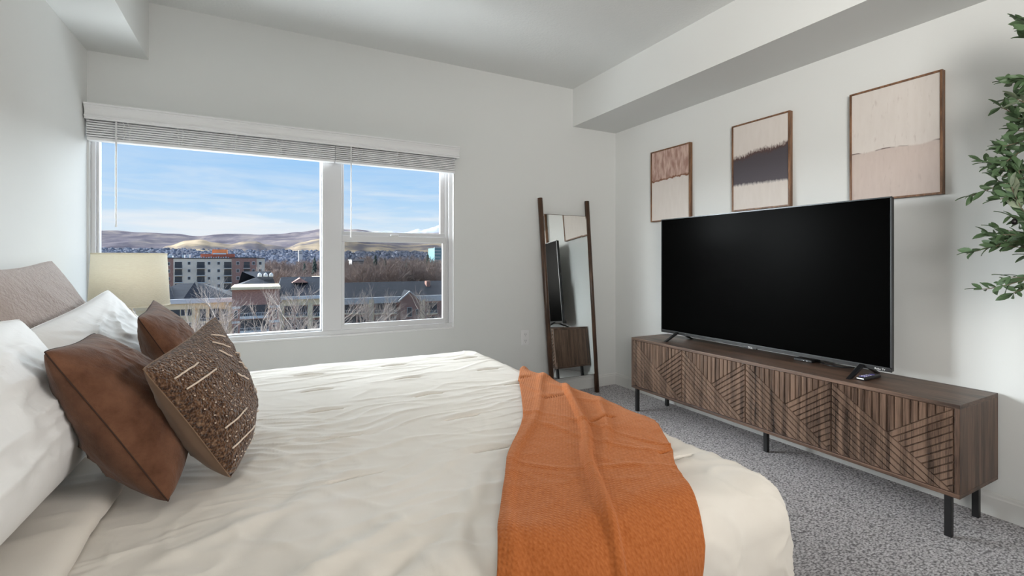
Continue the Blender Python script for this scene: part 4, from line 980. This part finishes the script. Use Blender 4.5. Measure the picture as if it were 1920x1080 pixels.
far = [tree_mesh('bare_tree', 200+i, grove_m, 5, .62, 1.25, (4, 4, 4, 4, 3)) for i in range(4)]
def plant(me, px, py, Y, label, group=None, wide=1.0, name='bare_tree', cat='tree'):
    p = at(px, py, Y); o = bpy.data.objects.new(name, me); C.objects.link(o); o.location = (p[0], Y, GZ)
    h_ = p[2]-GZ; o.scale = (h_*wide, h_*wide, h_); o.rotation_euler = (0, 0, random.uniform(0, 6.28)); tag(o, label, cat, group); return o
NT = [(412, 515, 72, 'bare grey tree before the cream house, its crown against the apartment block'), (345, 552, 60, 'bare tree just right of the lamp shade'), (487, 527, 88, 'bare tree standing before the red brick house'),
      (548, 520, 66, 'tall bare tree before the cream-banded house, left pane'), (588, 540, 52, 'bare tree close to the mullion, left pane'), (520, 560, 47, 'low bare tree above the bottom frame, between the brick and cream-banded houses'),
      (452, 560, 54, 'bare tree above the woven pillow'), (380, 585, 46, 'low bare tree over the back suede pillow'), (650, 540, 50, 'bare tree at the left edge of the right sash'), (700, 528, 62, 'bare tree before the roof, middle left of the right sash'),
      (738, 545, 70, 'bare tree between the cream pier and the gable'), (812, 533, 72, 'bare tree at the right edge of the right sash'), (675, 572, 46, 'low bare tree near the bottom left of the right sash')]
for i, (px, py, Y_, lab) in enumerate(NT): plant(near[i % 4], px, py, Y_, lab, wide=.85)
rg = random.Random(5)
for i in range(150):
    Y_ = 150+280*rg.random()**1.2; px = rg.uniform(500, 845); top = 490-8*(Y_-150)/280+rg.uniform(-8, 12)+(10 if px < 640 else 0)*(1 if Y_ < 250 else 0)
    if px < 640: top = max(top, 484)
    plant(far[i % 4], px, top, Y_, 'bare brown tree in the dense grove behind the slate-roofed houses', 'grove trees behind the houses', 1.15)
for i in range(90):
    plant(far[i % 4], rg.uniform(-350, 500) if i > 26 else rg.uniform(300, 500), rg.uniform(485, 500), rg.uniform(262, 430), 'bare brown tree in the grove behind and left of the apartment block', 'grove trees behind the apartment block', 1.1)
# conifers
def fir_mesh(seed):
    rg = random.Random(seed); mb = MB(); mb.tube([(0, 0, 0), (0, 0, .9)], [.02, .006], 6)
    for k in range(90):
        z = .10+.88*k/90; r = .17*(1-z)**.8+.01; az = k*2.4; d = Vector((math.cos(az), math.sin(az), -.35))
        p = Vector((0, 0, z)); q = p+d*r*rg.uniform(.8, 1.15); s = Vector((-math.sin(az), math.cos(az), 0))*r*.45; md = p.lerp(q, .55)
        mb.add([p+Vector((0, 0, .02)), md+s, q, md-s, md+Vector((0, 0, .03)), md-Vector((0, 0, .03))], [(0, 1, 4), (1, 2, 4), (2, 3, 4), (3, 0, 4), (0, 5, 1), (1, 5, 2), (2, 5, 3), (3, 5, 0)])
    me = bpy.data.meshes.new('conifer'); me.from_pydata(mb.v, [], mb.f); me.update(); me.materials.append(fir_m); return me
firs = [fir_mesh(i) for i in range(2)]
for i, (px, py, Y_, lab) in enumerate(((704, 477, 190, 'dark conifer rising left of centre in the right sash'), (722, 484, 180, 'broad dark conifer just right of the tallest one in the right sash'), (762, 492, 190, 'narrow dark conifer in the middle of the right sash'),
        (802, 474, 230, 'dark conifer near the teal tower'), (590, 482, 210, 'dark conifer beside the mullion, left pane'), (571, 492, 205, 'small dark conifer left of the one by the mullion'))):
    plant(firs[i % 2], px, py, Y_, lab, wide=.95, name='conifer')
# far town: tiny houses and street trees nobody could count
mb = MB(); mt = MB(); ml = MB()
for i in range(7000):
    Y_ = 450*(3800/450)**rg.random(); x = Y_*rg.uniform(-.62, .80); s = rg.uniform(3, 7)*(1+Y_/3500); h_ = rg.uniform(3, 6)*(1+Y_/4500)
    zb = GZ+max(0, Y_-1500)*.038
    (mb if i % 3 == 0 else ml).box(x-s, Y_-s*.6, zb-5, x+s, Y_+s*.6, zb+h_)
for i in range(8800):
    Y_ = 420*(3600/420)**rg.random(); x = Y_*rg.uniform(-.62, .80); s = rg.uniform(4, 8)*(1+Y_/2500); h_ = rg.uniform(8, 13)*(1+Y_/6000)
    zb = GZ+max(0, Y_-1500)*.038
    mt.add([(x-s, Y_, zb), (x+s, Y_, zb), (x+s*.7, Y_, zb+h_*.8), (x, Y_, zb+h_), (x-s*.8, Y_, zb+h_*.7), (x, Y_-s*.6, zb+h_*.5), (x, Y_+s*.6, zb+h_*.5)],
           [(0, 1, 5), (1, 2, 5), (2, 3, 5), (3, 4, 5), (4, 0, 5), (1, 0, 6), (2, 1, 6), (3, 2, 6), (4, 3, 6), (0, 4, 6)])
farwhite = mat('far_white_walls', (.85, .83, .83), .9, spec=.1, bump=(1, .1, .02, 2, ONE))
fargrey = mat('far_grey_walls', (.25, .25, .28), .9, spec=.1, bump=(1, .1, .02, 2, ONE), var=(.01, .5, ONE))
fartree = mat('far_street_trees', (.21, .21, .235), .95, spec=.05, bump=(1, .2, .05, 3, ONE), var=(.012, .4, ONE))
tag(obj('town_houses', mb, farwhite), 'tiny white buildings of the town at the foot of the hills', 'buildings', kind='stuff')
tag(obj('town_houses', ml, fargrey), 'tiny grey buildings of the town at the foot of the hills', 'buildings', kind='stuff')
tag(obj('town_trees', mt, fartree), 'blue-grey street trees of the town at the foot of the hills', 'trees', kind='stuff')
# hills
def hill_mat(name, cols, sc=.004, snow=None):
    m = bpy.data.materials.new(name); m.use_nodes = True; nt = m.node_tree; l = nt.links.new
    b = nt.nodes['Principled BSDF']; b.inputs['Roughness'].default_value = 1; b.inputs['Specular IOR Level'].default_value = 0
    tc = N(nt, 'ShaderNodeTexCoord'); q = N(nt, 'ShaderNodeMapping'); q.inputs['Scale'].default_value = (1, .6, 3.5); l(tc.outputs['Object'], q.inputs[0])
    n = N(nt, 'ShaderNodeTexNoise'); n.inputs['Scale'].default_value = sc; n.inputs['Detail'].default_value = 9; n.inputs['Roughness'].default_value = .62; n.inputs['Distortion'].default_value = .5; l(q.outputs[0], n.inputs['Vector'])
    c = ramp(nt, n.outputs[0], cols)
    if snow:
        s = N(nt, 'ShaderNodeSeparateXYZ'); l(tc.outputs['Object'], s.inputs[0])
        a1 = N(nt, 'ShaderNodeMath', operation='MULTIPLY_ADD'); l(n.outputs[0], a1.inputs[0]); a1.inputs[1].default_value = snow[1]; l(s.outputs[2], a1.inputs[2])
        a2 = N(nt, 'ShaderNodeMath', operation='MULTIPLY'); l(a1.outputs[0], a2.inputs[0]); a2.inputs[1].default_value = 1/snow[0]/2
        f = ramp(nt, a2.outputs[0], [(.49, (0, 0, 0)), (.51, (1, 1, 1))])
        mx = N(nt, 'ShaderNodeMix', data_type='RGBA'); l(f, mx.inputs[0]); l(c, mx.inputs[6]); mx.inputs[7].default_value = (.34, .35, .38, 1); c = mx.outputs[2]
    l(c, b.inputs['Base Color']); return m
def hill_range(name, prof, r0, r1, r2, m, rough, seed, zlow=GZ):
    """crest heights follow prof (pixel column -> pixel row) at distance r1; slopes fall to r0 and behind"""
    mb = MB(); pxs = [p for p, _ in prof]; K = 420; R_ = 46
    for j in range(R_):
        f = j/(R_-1)
        for i in range(K):
            px = pxs[0]+(pxs[-1]-pxs[0])*i/(K-1); k = max(0, min(len(prof)-2, sum(1 for p in pxs if p <= px)-1))
            w = (px-pxs[k])/(pxs[k+1]-pxs[k]); w = max(0, min(1, w)); w = w*w*(3-2*w)
            py = prof[k][1]*(1-w)+prof[k+1][1]*w
            Yc_ = r1; zc = at(px, py, Yc_)[2]
            if f < .75: Y_ = r0+(r1-r0)*f/.75; s = f/.75; sh = s*s*(3-2*s)
            else: Y_ = r1+(r2-r1)*(f-.75)/.25; s = 1-(f-.75)/.25; sh = .4+.6*s*s*(3-2*s)
            x = at(px, 488, Y_)[0]
            v = Vector((x*.0011+seed, Y_*.0008, 0)); nz_ = noise.noise(v)+.5*noise.noise(v*2.3)+.25*noise.noise(v*5.1)
            rd = abs(noise.noise(Vector((x*.0022+seed, Y_*.0006, 3))))
            z = zlow+(zc-zlow)*sh+(nz_*.8-rd)*rough*sh*(1-sh*.82)
            if .7 < s <= 1 and f >= .70: z += nz_*rough*.05
            mb.v.append((x, Y_, z))
    for j in range(R_-1):
        for i in range(K-1): a = j*K+i; mb.f.append((a, a+1, a+K+1, a+K))
    o = obj(name, mb, m, smooth=True); o['kind'] = 'structure'; return o
mauve_h = hill_mat('hazy_sagebrush_slope', [(.30, (.07, .063, .075)), (.46, (.12, .105, .118)), (.56, (.17, .145, .145)), (.70, (.27, .22, .18))])  # distance haze is put into the hill colours as a bluish-lavender tint
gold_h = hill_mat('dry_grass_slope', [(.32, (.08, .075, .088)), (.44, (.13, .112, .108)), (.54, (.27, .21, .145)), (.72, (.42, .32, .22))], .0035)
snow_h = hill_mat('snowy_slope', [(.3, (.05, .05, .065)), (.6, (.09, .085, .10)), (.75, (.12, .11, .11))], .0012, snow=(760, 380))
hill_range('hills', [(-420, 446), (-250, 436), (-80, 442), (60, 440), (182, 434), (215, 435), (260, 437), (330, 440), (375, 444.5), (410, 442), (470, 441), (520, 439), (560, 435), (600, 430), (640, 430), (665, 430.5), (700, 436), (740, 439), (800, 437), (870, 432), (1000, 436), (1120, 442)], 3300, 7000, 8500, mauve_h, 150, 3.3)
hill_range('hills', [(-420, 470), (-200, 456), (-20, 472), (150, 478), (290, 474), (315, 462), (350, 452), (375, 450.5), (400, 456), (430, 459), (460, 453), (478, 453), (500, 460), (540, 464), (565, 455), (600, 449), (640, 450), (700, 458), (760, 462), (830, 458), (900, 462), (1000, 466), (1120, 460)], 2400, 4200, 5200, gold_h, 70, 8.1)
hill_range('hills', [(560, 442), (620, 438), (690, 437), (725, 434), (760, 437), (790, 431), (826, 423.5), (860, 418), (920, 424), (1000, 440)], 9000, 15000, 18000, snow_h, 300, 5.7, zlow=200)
